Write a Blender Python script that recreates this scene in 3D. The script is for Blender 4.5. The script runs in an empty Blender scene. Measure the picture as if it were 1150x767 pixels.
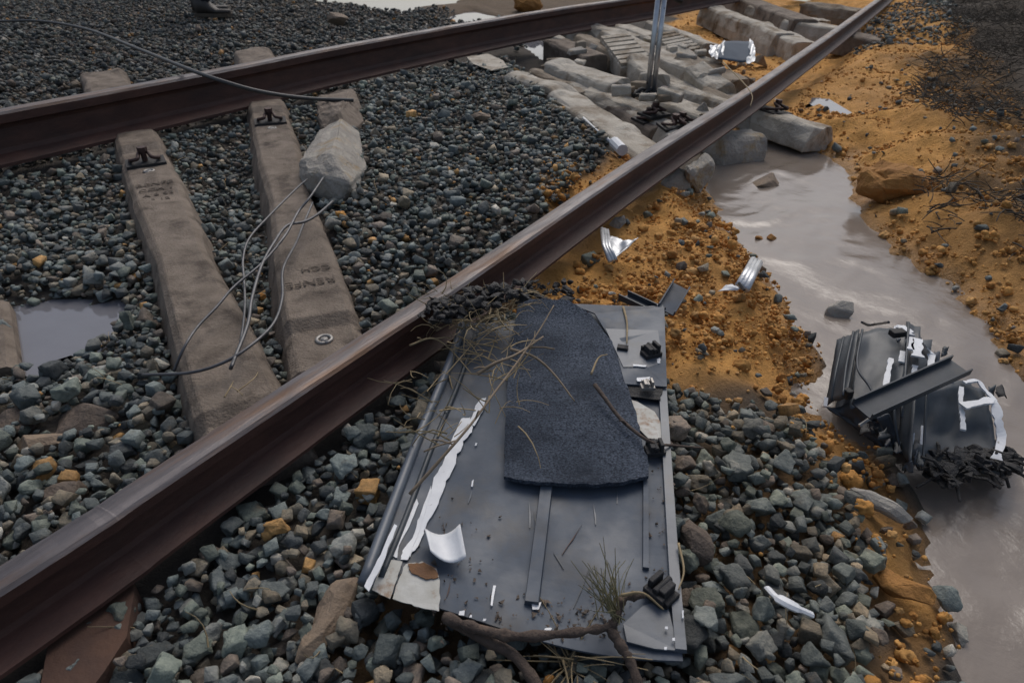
import bpy, bmesh, math, random
import numpy as np
from mathutils import Vector, Matrix
from mathutils.geometry import tessellate_polygon
random.seed(7); RNG = np.random.default_rng(11)
SC = bpy.context.scene; COL = SC.collection

# ------------------------------------------------------------------ camera
F, CX, CY, HC, HOR = 767.0, 575.0, 383.5, 0.78, -100.0
TH = math.atan((CY - HOR) / F); CT, ST = math.cos(TH), math.sin(TH)
cam = bpy.data.objects.new('camera', bpy.data.cameras.new('camera')); COL.objects.link(cam)
cam.location = (0, 0, HC); cam.rotation_euler = (math.pi / 2 - TH, 0, 0)
cam.data.sensor_width = 36; cam.data.lens = 36 * F / 1150; cam.data.clip_end = 500; cam.data.clip_start = .02
cam.data.dof.use_dof = True; cam.data.dof.focus_distance = 1.3; cam.data.dof.aperture_fstop = 8.0
SC.camera = cam
# ------------------------------------------------------------------ light
SUN_EL, SUN_AZ = math.radians(50), math.radians(12)          # azimuth measured from +Y towards +X
w = bpy.data.worlds.new('World'); SC.world = w; w.use_nodes = True
nt = w.node_tree; bg = nt.nodes['Background']; sk = nt.nodes.new('ShaderNodeTexSky')
sk.sky_type = 'NISHITA'; sk.sun_disc = False; sk.sun_elevation = SUN_EL; sk.sun_rotation = SUN_AZ
sk.air_density = 1.0; sk.dust_density = 4.0; sk.ozone_density = 1.0
hs = nt.nodes.new('ShaderNodeHueSaturation'); hs.inputs['Saturation'].default_value = .78      # a grey, overcast version of the sky
nt.links.new(sk.outputs[0], hs.inputs['Color']); nt.links.new(hs.outputs[0], bg.inputs[0]); bg.inputs[1].default_value = 0.10
sl = bpy.data.lights.new('sun', 'SUN'); sl.energy = 0.8; sl.angle = math.radians(40); sl.color = (1, .97, .93)
so = bpy.data.objects.new('sun', sl); COL.objects.link(so)
sd = Vector((math.sin(SUN_AZ) * math.cos(SUN_EL), math.cos(SUN_AZ) * math.cos(SUN_EL), math.sin(SUN_EL)))
so.rotation_euler = sd.to_track_quat('Z', 'Y').to_euler(); so.location = sd * 30
SC.view_settings.view_transform = 'Standard'; SC.view_settings.look = 'None'; SC.view_settings.gamma = 1
SC.view_settings.exposure = 0.2

# ------------------------------------------------------------------ photo geometry helpers
def P(px, py, z=0.0):
    """the point of the place that the photo shows at a pixel, at height z (number or function of x, y)"""
    a = (px - CX) / F; b = -(py - CY) / F
    d = np.array([a, CT + b * ST, -ST + b * CT])
    zz = z if not callable(z) else 0.0
    for _ in range(8 if callable(z) else 1):
        q = np.array([0, 0, HC]) + d * ((zz - HC) / d[2])
        if callable(z): zz = float(z(q[0], q[1]))
    return np.array([q[0], q[1], zz])
def proj(p):
    p = np.asarray(p); x, y, z = p[..., 0], p[..., 1], p[..., 2] - HC
    d = y * CT - z * ST; u = y * ST + z * CT; d = np.maximum(d, 1e-3)
    return CX + F * x / d, CY - F * u / d, d
def poly(pts, z=-.06): return np.array([P(a, b, z)[:2] for a, b in pts])
def sdist(X, Y, pg):
    """signed distance to a polygon, positive inside"""
    n = len(pg); dm = np.full(X.shape, 1e9); ins = np.zeros(X.shape, bool)
    for i in range(n):
        ax, ay = pg[i]; bx, by = pg[(i + 1) % n]
        ex, ey = bx - ax, by - ay
        t = np.clip(((X - ax) * ex + (Y - ay) * ey) / (ex * ex + ey * ey + 1e-12), 0, 1)
        dm = np.minimum(dm, (X - ax - t * ex) ** 2 + (Y - ay - t * ey) ** 2)
        c = (ay > Y) != (by > Y)
        ins ^= c & (X < (bx - ax) * (Y - ay) / (by - ay + 1e-12) + ax)
    dm = np.sqrt(dm); return np.where(ins, dm, -dm)
_lat = np.random.default_rng(5).random((256, 256))
def vnoise(X, Y):
    xi = np.floor(X).astype(int); yi = np.floor(Y).astype(int); fx = X - xi; fy = Y - yi
    fx = fx * fx * (3 - 2 * fx); fy = fy * fy * (3 - 2 * fy)
    a = _lat[xi % 256, yi % 256]; b = _lat[(xi + 1) % 256, yi % 256]
    c = _lat[xi % 256, (yi + 1) % 256]; d = _lat[(xi + 1) % 256, (yi + 1) % 256]
    return (a * (1 - fx) + b * fx) * (1 - fy) + (c * (1 - fx) + d * fx) * fy
def fbm(X, Y, s, o=4):
    r = 0; a = 1; t = 0
    for k in range(o):
        r = r + a * (vnoise(X * s + 17.3 * k, Y * s + 9.1 * k) - .5); t += a; a *= .5; s *= 2.03
    return r / t * 2
def sstep(x, a, b):
    t = np.clip((x - a) / (b - a), 0, 1); return t * t * (3 - 2 * t)
def cat(pts, n=8):
    """smooth curve through points"""
    p = [np.array(q, float) for q in pts]; p = [2 * p[0] - p[1]] + p + [2 * p[-1] - p[-2]]; out = []
    for i in range(1, len(p) - 2):
        for k in range(n):
            t = k / n; a, b, c, d = p[i - 1:i + 3]
            out.append(.5 * (2 * b + (c - a) * t + (2 * a - 5 * b + 4 * c - d) * t * t + (3 * b - a - 3 * c + d) * t ** 3))
    out.append(p[-2]); return out

# ------------------------------------------------------------------ materials
def mat(name, c1, c2, scale=8, rough=.7, metal=0, bump=.0, bscale=60, c3=None, m3=(.55, .62), s3=5, r2=None, attr=None, spec=.5, detail=6, stretch=None, bdist=.004):
    m = bpy.data.materials.new(name); m.use_nodes = True; n = m.node_tree.nodes; l = m.node_tree.links
    b = n['Principled BSDF']; b.inputs['Metallic'].default_value = metal; b.inputs['Specular IOR Level'].default_value = spec
    tc = n.new('ShaderNodeNewGeometry'); src = tc.outputs['Position']
    if stretch:
        mp = n.new('ShaderNodeMapping'); mp.inputs['Scale'].default_value = stretch[1]; mp.inputs['Rotation'].default_value = (0, 0, stretch[0])
        vr = n.new('ShaderNodeVectorRotate'); vr.rotation_type = 'Z_AXIS'; vr.inputs['Angle'].default_value = stretch[0]
        l.new(src, vr.inputs['Vector']); mp.inputs['Rotation'].default_value = (0, 0, 0); l.new(vr.outputs[0], mp.inputs['Vector']); src = mp.outputs[0]
    def noise(s, d=detail):
        q = n.new('ShaderNodeTexNoise'); q.inputs['Scale'].default_value = s; q.inputs['Detail'].default_value = d; q.inputs['Roughness'].default_value = .62
        l.new(src, q.inputs['Vector']); return q.outputs[0]
    def ramp(sock, a, c):
        r = n.new('ShaderNodeMapRange'); r.inputs['From Min'].default_value = a; r.inputs['From Max'].default_value = c; l.new(sock, r.inputs['Value']); return r.outputs[0]
    def mix(f, a, c, mode='MIX'):
        x = n.new('ShaderNodeMix'); x.data_type = 'RGBA'; x.blend_type = mode
        for s, v in ((x.inputs['Factor'], f), (x.inputs['A'], a), (x.inputs['B'], c)):
            if hasattr(v, 'is_output'): l.new(v, s)
            else: s.default_value = v if isinstance(v, float) else (*v, 1)
        return x.outputs['Result']
    f = ramp(noise(scale), .3, .7)
    if attr:
        at = n.new('ShaderNodeAttribute'); at.attribute_name = attr
        col = mix(f, c1, c2); col = mix(1.0, at.outputs['Color'], col, 'MULTIPLY')
    else: col = mix(f, c1, c2)
    if c3: col = mix(ramp(noise(s3), *m3), col, c3)
    l.new(col, b.inputs['Base Color'])
    if r2 is None: b.inputs['Roughness'].default_value = rough
    else:
        r = n.new('ShaderNodeMapRange'); r.inputs['From Min'].default_value = .35; r.inputs['From Max'].default_value = .65
        r.inputs['To Min'].default_value = rough; r.inputs['To Max'].default_value = r2; l.new(noise(scale * 1.7), r.inputs['Value']); l.new(r.outputs[0], b.inputs['Roughness'])
    if bump:
        bp = n.new('ShaderNodeBump'); bp.inputs['Strength'].default_value = bump; bp.inputs['Distance'].default_value = bdist
        l.new(noise(bscale, 8), bp.inputs['Height']); l.new(bp.outputs[0], b.inputs['Normal'])
    m['mixfn'] = 1
    return m
M = {}
M['stone'] = mat('ballast stone', (.58, .62, .62), (1.42, 1.36, 1.28), 75, .62, 0, .9, 190, attr='tint', r2=.85, c3=(.13, .095, .06), m3=(.60, .78), s3=20, bdist=.004, spec=.4, detail=9)
M['clod'] = mat('ochre clay clod', (.75, .75, .75), (1.25, 1.22, 1.2), 30, .85, 0, .7, 180, attr='tint', spec=.25)
M['concrete_brown'] = mat('stained darkened sleeper concrete', (.130, .104, .082), (.25, .205, .165), 16, .88, 0, .9, 150, c3=(.055, .042, .033), m3=(.52, .72), s3=11, spec=.3, detail=10, bdist=.006)  # brown and stained; base also darkened to imitate vignetting on the left
M['concrete'] = mat('pale muddy concrete', (.30, .265, .215), (.54, .50, .43), 9, .85, 0, .9, 80, c3=(.15, .105, .06), m3=(.50, .68), s3=6, spec=.3, detail=10, bdist=.008)
M['concrete_dirty'] = mat('mud stained concrete', (.17, .135, .095), (.31, .265, .21), 9, .85, 0, .9, 80, c3=(.12, .075, .04), m3=(.48, .66), s3=5, spec=.3, detail=10, bdist=.008)
M['broken'] = mat('broken concrete', (.42, .39, .34), (.27, .25, .225), 20, .9, 0, 1, 70, c3=(.34, .24, .12), m3=(.55, .7), s3=9, bdist=.012, spec=.3)
M['rust'] = mat('rusty rail side', (.040, .017, .014), (.088, .040, .030), 26, .62, 0, .4, 120, c3=(.03, .018, .017), m3=(.5, .75), s3=7, spec=.45, stretch=(-.98, (.35, 1, 1)))
M['railtop'] = mat('worn rail head', (.040, .034, .038), (.135, .122, .126), 34, .36, .3, .45, 110, c3=(.105, .055, .030), m3=(.48, .66), s3=24, r2=.62, stretch=(-.98, (.12, 1, 1)))
M['rustplate'] = mat('rusty plate', (.10, .05, .03), (.06, .032, .024), 18, .8, 0, .4, 100)
M['clip'] = mat('rusty spring clip', (.07, .035, .03), (.035, .022, .02), 40, .65, .2, .3, 200)
M['black'] = mat('black rubber', (.012, .012, .013), (.022, .022, .024), 40, .7, 0, .4, 160)
M['zinc'] = mat('zinc insert', (.35, .34, .32), (.22, .21, .2), 60, .5, .6)
M['sheet'] = mat('blue grey panel', (.044, .059, .083), (.082, .104, .136), 7, .45, 0, .15, 40, c3=(.085, .078, .070), m3=(.50, .76), s3=9, r2=.7, spec=.4, detail=9)
M['sheet_light'] = mat('paler blue grey panel', (.070, .086, .110), (.105, .125, .152), 14, .4, 0, .1, 60, c3=(.08, .09, .10), m3=(.55, .7), s3=20)
M['sheet_dark'] = mat('dark panel', (.020, .028, .037), (.040, .052, .065), 8, .45, 0, .12, 50, c3=(.065, .06, .052), m3=(.60, .75), s3=11, r2=.55)
M['mud'] = mat('dried mud film', (.075, .078, .080), (.10, .105, .112), 60, .8, 0, .3, 200, c3=(.06, .075, .10), m3=(.45, .6), s3=40)
M['paint'] = mat('chipped white paint', (.72, .74, .76), (.58, .60, .63), 25, .45, 0, .2, 90, c3=(.30, .29, .28), m3=(.66, .72), s3=60)
M['paint_dirty'] = mat('dirty white paint', (.50, .50, .47), (.36, .35, .31), 30, .6, 0, .2, 120, c3=(.22, .12, .055), m3=(.52, .66), s3=28)
M['rustpaint'] = mat('rust stain', (.20, .095, .035), (.12, .06, .03), 50, .8, 0, .4, 200)
M['felt'] = mat('dark felt mat', (.010, .014, .022), (.125, .150, .195), 260, .92, 0, 1.0, 420, c3=(.020, .026, .037), m3=(.42, .75), s3=7, spec=.2, detail=3, bdist=.004)
M['alu'] = mat('torn aluminium', (.42, .44, .46), (.62, .64, .66), 20, .38, .55, .4, 60, c3=(.24, .25, .26), m3=(.58, .7), s3=25)
M['chrome'] = mat('bright metal tube', (.40, .41, .43), (.62, .63, .65), 20, .3, .85, .1, 30, c3=(.12, .12, .13), m3=(.62, .68), s3=22)
M['blueglass'] = mat('dark blue panel', (.025, .045, .075), (.045, .07, .105), 6, .6, 0, .05, 30, spec=.12)
M['wire'] = mat('steel wire', (.07, .07, .075), (.14, .14, .145), 40, .45, .5)
M['cable'] = mat('black cable', (.03, .03, .032), (.05, .05, .05), 30, .5)
M['straw'] = mat('dry straw', (.36, .28, .16), (.22, .165, .09), 30, .8)
M['twig'] = mat('dry twig', (.16, .12, .08), (.26, .2, .14), 40, .85)
M['bark'] = mat('root bark', (.055, .038, .030), (.11, .08, .062), 55, .85, 0, .9, 140, c3=(.20, .13, .09), m3=(.62, .72), s3=40, bdist=.006)
M['needle'] = mat('pine needles', (.10, .105, .05), (.20, .17, .09), 40, .7)
M['char'] = mat('burnt debris', (.010, .010, .011), (.028, .027, .028), 30, .6, 0, 1, 90, bdist=.01)
M['brush'] = mat('dead brush', (.040, .033, .026), (.085, .070, .052), 18, .9)
M['rock_brown'] = mat('brown rock', (.13, .095, .07), (.075, .06, .05), 16, .75, 0, .8, 60, bdist=.012)
M['rock_tan'] = mat('tan rock', (.27, .20, .135), (.17, .13, .10), 14, .8, 0, .7, 70, bdist=.01)
M['rock_orange'] = mat('orange clay lump', (.40, .20, .06), (.28, .135, .045), 18, .85, 0, .7, 90, spec=.25, bdist=.01)
M['rock_pale'] = mat('pale rock', (.36, .335, .29), (.25, .235, .21), 20, .75, 0, .6, 80, bdist=.008)
M['boot'] = mat('dark boot leather', (.035, .03, .027), (.055, .047, .04), 30, .6, 0, .3, 120)
M['sole'] = mat('boot sole', (.10, .075, .05), (.06, .05, .04), 30, .8)
M['cloth'] = mat('dark trousers', (.012, .014, .02), (.02, .023, .03), 30, .95, 0, .4, 90)
M['skin'] = mat('skin', (.42, .26, .19), (.46, .3, .22), 20, .6)
M['hair'] = mat('dark hair', (.02, .015, .012), (.04, .03, .022), 60, .7)
M['letter_shade'] = mat('shade coloured letters', (.082, .064, .051), (.115, .092, .073), 60, .95)  # letters stand proud; dark colour imitates the shade inside stamped grooves

def ground_material():
    m = bpy.data.materials.new('ground'); m.use_nodes = True; n = m.node_tree.nodes; l = m.node_tree.links; b = n['Principled BSDF']
    g = n.new('ShaderNodeNewGeometry')
    at = n.new('ShaderNodeAttribute'); at.attribute_name = 'tint'
    wa = n.new('ShaderNodeAttribute'); wa.attribute_name = 'wet'
    x = n.new('ShaderNodeTexNoise'); x.inputs['Scale'].default_value = 26; x.inputs['Detail'].default_value = 9; x.inputs['Roughness'].default_value = .68
    y = n.new('ShaderNodeTexNoise'); y.inputs['Scale'].default_value = 5; y.inputs['Detail'].default_value = 5
    l.new(g.outputs['Position'], x.inputs['Vector']); l.new(g.outputs['Position'], y.inputs['Vector'])
    ad = n.new('ShaderNodeMath'); l.new(x.outputs[0], ad.inputs[0]); l.new(y.outputs[0], ad.inputs[1])
    r = n.new('ShaderNodeMapRange'); r.inputs['From Min'].default_value = .7; r.inputs['From Max'].default_value = 1.3; r.inputs['To Min'].default_value = .72; r.inputs['To Max'].default_value = 1.3
    l.new(ad.outputs[0], r.inputs['Value'])
    mu = n.new('ShaderNodeMix'); mu.data_type = 'RGBA'; mu.blend_type = 'MULTIPLY'; mu.inputs['Factor'].default_value = 1
    l.new(at.outputs['Color'], mu.inputs['A']); l.new(r.outputs[0], mu.inputs['B'])
    l.new(mu.outputs['Result'], b.inputs['Base Color'])
    rr = n.new('ShaderNodeMapRange'); rr.inputs['To Min'].default_value = .92; rr.inputs['To Max'].default_value = .42; l.new(wa.outputs['Fac'], rr.inputs['Value']); l.new(rr.outputs[0], b.inputs['Roughness'])
    b.inputs['Specular IOR Level'].default_value = .3
    bp = n.new('ShaderNodeBump'); bp.inputs['Strength'].default_value = .9; bp.inputs['Distance'].default_value = .012
    x2 = n.new('ShaderNodeTexNoise'); x2.inputs['Scale'].default_value = 75; x2.inputs['Detail'].default_value = 8; x2.inputs['Roughness'].default_value = .7; l.new(g.outputs['Position'], x2.inputs['Vector'])
    l.new(x2.outputs[0], bp.inputs['Height']); l.new(bp.outputs[0], b.inputs['Normal'])
    return m
M['ground'] = ground_material()
def water(name, c, rough, bump, sc, stretch=(0, (1, 1, 1)), c2=None, dist=.01):
    m = mat(name, c, c2 or tuple(v * 1.25 for v in c), 3, rough, 0, bump, sc, spec=.5, stretch=stretch, detail=4, bdist=dist); return m
M['stream'] = water('muddy stream', (.180, .148, .122), .07, .14, 9, (.75, (.8, 1.1, 1)), (.225, .190, .160), .03)
M['puddle'] = water('still puddle', (.15, .15, .165), .03, .03, 4)

# ------------------------------------------------------------------ object helpers
def wloc(o):
    v = Vector((0, 0, 0))
    while o: v += o.location; o = o.parent
    return v
def mk(name, verts, faces, m, parent=None, smooth=False, label=None, cat_=None, group=None, kind=None, mats=None, base=True):
    V = np.asarray(verts, float).reshape(-1, 3)
    if parent: off = np.array(wloc(parent))
    elif base and kind is None:
        off = np.array([(V[:, 0].min() + V[:, 0].max()) / 2, (V[:, 1].min() + V[:, 1].max()) / 2, V[:, 2].min()])
    else: off = np.zeros(3)
    me = bpy.data.meshes.new(name)
    if isinstance(faces, np.ndarray):
        W = V - off; k = faces.shape[1]; nf = len(faces)
        me.vertices.add(len(W)); me.vertices.foreach_set('co', W.ravel().astype(np.float32))
        me.loops.add(nf * k); me.loops.foreach_set('vertex_index', faces.ravel().astype(np.int32))
        me.polygons.add(nf); me.polygons.foreach_set('loop_start', np.arange(0, nf * k, k, dtype=np.int32))
        me.update(calc_edges=True)
    else:
        me.from_pydata((V - off).tolist(), [], faces); me.update()
    for mm in (mats or [m]): me.materials.append(mm)
    if smooth: me.polygons.foreach_set('use_smooth', np.ones(len(me.polygons), bool))
    o = bpy.data.objects.new(name, me); COL.objects.link(o); o.location = off if not parent else (0, 0, 0)
    if parent: o.parent = parent
    tag(o, label, cat_, group, kind); return o
def tag(o, label=None, cat_=None, group=None, kind=None):
    if label: o['label'] = label
    if cat_: o['category'] = cat_
    if group: o['group'] = group
    if kind: o['kind'] = kind
    return o
def thing(name, loc, label, cat_, group=None):
    o = bpy.data.objects.new(name, None); o.empty_display_size = .05; COL.objects.link(o); o.location = [float(v) for v in loc]
    return tag(o, label, cat_, group)
def tube(pts, r, n=6, closed=True, flat=1.0):
    p = [np.array(q, float) for q in pts]; N = len(p); rs = r if hasattr(r, '__len__') else [r] * N
    V = []; Fc = []; up = np.array([.13, .21, .97])
    for i in range(N):
        t = p[min(i + 1, N - 1)] - p[max(i - 1, 0)]; t = t / (np.linalg.norm(t) + 1e-9)
        a = np.cross(t, up); a /= np.linalg.norm(a) + 1e-9; b = np.cross(a, t)
        for k in range(n):
            g = 2 * math.pi * k / n; V.append(p[i] + rs[i] * (math.cos(g) * a + flat * math.sin(g) * b))
    for i in range(N - 1):
        for k in range(n):
            Fc.append((i * n + k, i * n + (k + 1) % n, (i + 1) * n + (k + 1) % n, (i + 1) * n + k))
    Fc.append(tuple(range(n))[::-1]); Fc.append(tuple(range((N - 1) * n, N * n)))
    return V, Fc
def join(parts):
    V = []; Fc = []
    for v, f in parts:
        o = len(V); V += [np.array(q, float) for q in v]; Fc += [tuple(i + o for i in t) for t in f]
    return V, Fc
def rough(pts, n=5, amp=1.2, seed=0):
    r = random.Random(seed); out = []
    for i in range(len(pts)):
        a = pts[i]; b = pts[(i + 1) % len(pts)]
        out.append(a)
        for k in range(1, n):
            t = k / n; g = amp * r.choice([.3, .5, .8, 1.6]); t += r.uniform(-.3, .3) / n; out.append((a[0] + (b[0] - a[0]) * t + r.uniform(-g, g), a[1] + (b[1] - a[1]) * t + r.uniform(-g, g)))
    return out
def slab(pts, zf, off=0.0, th=.002):
    """plate with the photo outline pts lying on surface zf"""
    g = (lambda x, y: zf(x, y) + off) if callable(zf) else zf + off
    T = [P(a, b, g) for a, b in pts]; n = len(T); B = [t - np.array([0, 0, th]) for t in T]
    tri = tessellate_polygon([[Vector((t[0], t[1], 0)) for t in T]])
    Fc = []
    for t in tri:
        a, b, c = t; s = np.cross((T[b] - T[a])[:2], (T[c] - T[a])[:2])
        if s < 0: a, c = c, a
        Fc.append((a, b, c)); Fc.append((c + n, b + n, a + n))
    ar = sum(T[i][0] * T[(i + 1) % n][1] - T[(i + 1) % n][0] * T[i][1] for i in range(n))
    for i in range(n):
        j = (i + 1) % n; Fc.append((i, i + n, j + n, j) if ar > 0 else (i, j, j + n, i + n))
    return T + B, Fc
def gridsheet(fn, nu, nv, th=.002):
    """solid bent sheet from fn(u, v)"""
    T = [fn(i / nu, j / nv) for j in range(nv + 1) for i in range(nu + 1)]; T = [np.array(t, float) for t in T]
    W = nu + 1; n = len(T); N = []
    for j in range(nv + 1):
        for i in range(nu + 1):
            a = T[j * W + min(i + 1, nu)] - T[j * W + max(i - 1, 0)]; b = T[min(j + 1, nv) * W + i] - T[max(j - 1, 0) * W + i]
            c = np.cross(a, b); c /= np.linalg.norm(c) + 1e-12; N.append(c if c[2] >= 0 else -c)
    B = [T[k] - N[k] * th for k in range(n)]
    s = np.cross(T[1] - T[0], T[W] - T[0])[2]
    Fc = []
    for j in range(nv):
        for i in range(nu):
            q = (j * W + i, j * W + i + 1, (j + 1) * W + i + 1, (j + 1) * W + i); q2 = tuple(v + n for v in q)
            Fc += [q, q2[::-1]] if s > 0 else [q[::-1], q2]
    rim = [i for i in range(W)] + [j * W + nu for j in range(1, nv + 1)] + [nv * W + i for i in range(nu - 1, -1, -1)] + [j * W for j in range(nv - 1, 0, -1)]
    for k in range(len(rim)):
        a, b = rim[k], rim[(k + 1) % len(rim)]; Fc.append((a, a + n, b + n, b) if s > 0 else (b, b + n, a + n, a))
    return T + B, Fc
def bil(c, u, v): return (np.array(c[0]) * (1 - u) + np.array(c[1]) * u) * (1 - v) + (np.array(c[3]) * (1 - u) + np.array(c[2]) * u) * v
def pts3(lst): return [P(a, b, z) for a, b, z in lst]
def box(c, ax, ay, az, hx, hy, hz):
    c = np.array(c); V = [c + sx * hx * ax + sy * hy * ay + sz * hz * az for sz in (-1, 1) for sy in (-1, 1) for sx in (-1, 1)]
    return V, [(0, 2, 3, 1), (4, 5, 7, 6), (0, 1, 5, 4), (2, 6, 7, 3), (0, 4, 6, 2), (1, 3, 7, 5)]
def bevel_obj(o, wd, seg=2):
    bm = bmesh.new(); bm.from_mesh(o.data)
    bmesh.ops.bevel(bm, geom=[e for e in bm.edges if len(e.link_faces) == 2 and e.calc_face_angle(0) > .5], offset=wd, segments=seg, affect='EDGES', profile=.6, clamp_overlap=True)
    bm.to_mesh(o.data); bm.free()
def hull(pts, amp=.006, sub=2, seed=0, bev=.006):
    """rough broken lump: convex hull, bevelled, subdivided and roughened"""
    r = random.Random(seed); bm = bmesh.new()
    for p in pts: bm.verts.new(p)
    res = bmesh.ops.convex_hull(bm, input=bm.verts)
    bmesh.ops.delete(bm, geom=[v for v in bm.verts if not v.link_faces], context='VERTS')
    bmesh.ops.dissolve_limit(bm, angle_limit=.12, verts=bm.verts, edges=bm.edges)
    if bev: bmesh.ops.bevel(bm, geom=bm.edges[:], offset=bev, segments=1, affect='EDGES', clamp_overlap=True)
    bmesh.ops.triangulate(bm, faces=bm.faces)
    for _ in range(sub): bmesh.ops.subdivide_edges(bm, edges=[e for e in bm.edges if e.calc_length() > .012], cuts=1, use_grid_fill=True); bmesh.ops.triangulate(bm, faces=bm.faces)
    bm.normal_update()
    for v in bm.verts:
        q = v.co * 22
        k = (vnoise(np.array([q.x + q.z * .7]), np.array([q.y - q.z * .6]))[0] - .5) * 2 + (vnoise(np.array([q.x * 3 + q.z * 2]), np.array([q.y * 3 + q.z]))[0] - .5)
        v.co += v.normal * amp * k
    V = [np.array(v.co) for v in bm.verts]; Fc = [tuple(v.index for v in f.verts) for f in bm.faces]; bm.free(); return V, Fc
def straws(n, start, length, rad, droop=.2, wob=.4, seg=4, dirf=None, rng=RNG):
    """n thin three-sided curved stalks; start(n) gives base points"""
    S = start(n); L = rng.uniform(length[0], length[1], n); R = rng.uniform(rad[0], rad[1], n)
    if dirf is None:
        a = rng.uniform(0, 2 * math.pi, n); e = rng.uniform(-.1, .7, n)
        D = np.stack([np.cos(a) * np.cos(e), np.sin(a) * np.cos(e), np.sin(e)], 1)
    else: D = dirf(n)
    Bd = rng.normal(0, wob, (n, 3)); rows = []
    p = S.copy(); d = D / np.linalg.norm(D, axis=1)[:, None]
    ring = np.array([[1, 0], [-.5, .87], [-.5, -.87]])
    for s in range(seg + 1):
        u = np.cross(d, np.array([.2, .3, .93])); u /= np.linalg.norm(u, axis=1)[:, None] + 1e-9; v = np.cross(d, u)
        tr = R * (1 - .6 * s / seg)
        rows.append(p[:, None, :] + (u[:, None, :] * ring[None, :, :1] + v[:, None, :] * ring[None, :, 1:]) * tr[:, None, None])
        p = p + d * (L / seg)[:, None]
        d = d + Bd / seg + np.array([0, 0, -droop / seg]); d /= np.linalg.norm(d, axis=1)[:, None]
    V = np.stack(rows, 1).reshape(n, -1, 3); base = []
    for s in range(seg):
        for k in range(3): base.append((s * 3 + k, s * 3 + (k + 1) % 3, s * 3 + 3 + (k + 1) % 3, s * 3 + 3 + k))
    base = np.array(base); Fc = (base[None] + (np.arange(n) * (seg + 1) * 3)[:, None, None]).reshape(-1, 4)
    return V.reshape(-1, 3), Fc

# ------------------------------------------------------------------ terrain
ZW = -.16
STREAM = poly([(800, 168), (850, 158), (905, 168), (940, 180), (950, 195), (962, 237), (973, 250), (1000, 285), (1050, 316), (1098, 365), (1119, 417), (1150, 432), (1320, 520), (1700, 1000), (1130, 1000),
               (1093, 767), (1070, 695), (1058, 653), (1042, 618), (1025, 549), (1000, 520), (935, 480), (915, 430), (930, 405), (905, 370), (870, 320), (830, 270), (795, 225)], ZW)
PUD = [(poly([(2, 347), (40, 340), (75, 336), (95, 333), (108, 342), (128, 337), (150, 341), (147, 352), (149, 366), (136, 372), (130, 386), (105, 395), (92, 412), (78, 426), (40, 434), (2, 432)], -.085), -.085),
       (poly([(300, -40), (325, 0), (365, 6), (400, 9), (432, 15), (455, 17), (470, 9), (512, 5), (520, -8), (500, -40)], -.01), -.01),
       (poly([(495, 25), (512, 17), (530, 13), (562, 20), (548, 27), (520, 30)], -.02), -.02),
       (poly([(584, 50), (600, 45), (620, 48), (620, 62), (610, 69), (598, 60)], -.12), -.12),
       (poly([(864, 116), (869, 108), (880, 112), (890, 109), (898, 111), (888, 123), (870, 120)], -.10), -.10),
       (poly([(904, 122), (914, 110), (935, 112), (960, 125), (950, 130), (934, 127), (922, 117)], -.10), -.10),
       (poly([(855, -3), (865, -14), (935, -12), (905, 3)], -.12), -.12)]
Z_TRENCH = poly([(-140, 225), (120, 205), (150, 330), (175, 400), (120, 415), (60, 450), (-140, 460)])
Z_BETW = poly([(205, 180), (275, 140), (318, 330), (315, 410), (262, 360)])
Z_MID = poly([(395, 110), (560, 72), (600, 100), (700, 190), (600, 255), (470, 330), (400, 385), (350, 235)])
Z_PILE = poly([(575, 62), (640, 30), (740, -20), (960, -20), (960, 60), (850, 120), (740, 190), (660, 145)])
Z_BACK = poly([(-700, 320), (0, 175), (390, 90), (560, 52), (520, -60), (-900, -60)])
Z_BANK = poly([(985, 225), (1010, 272), (1062, 300), (1112, 352), (1140, 408), (1350, 480), (2200, 500), (1700, -70), (1010, -70), (960, 60), (975, 150)])
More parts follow.
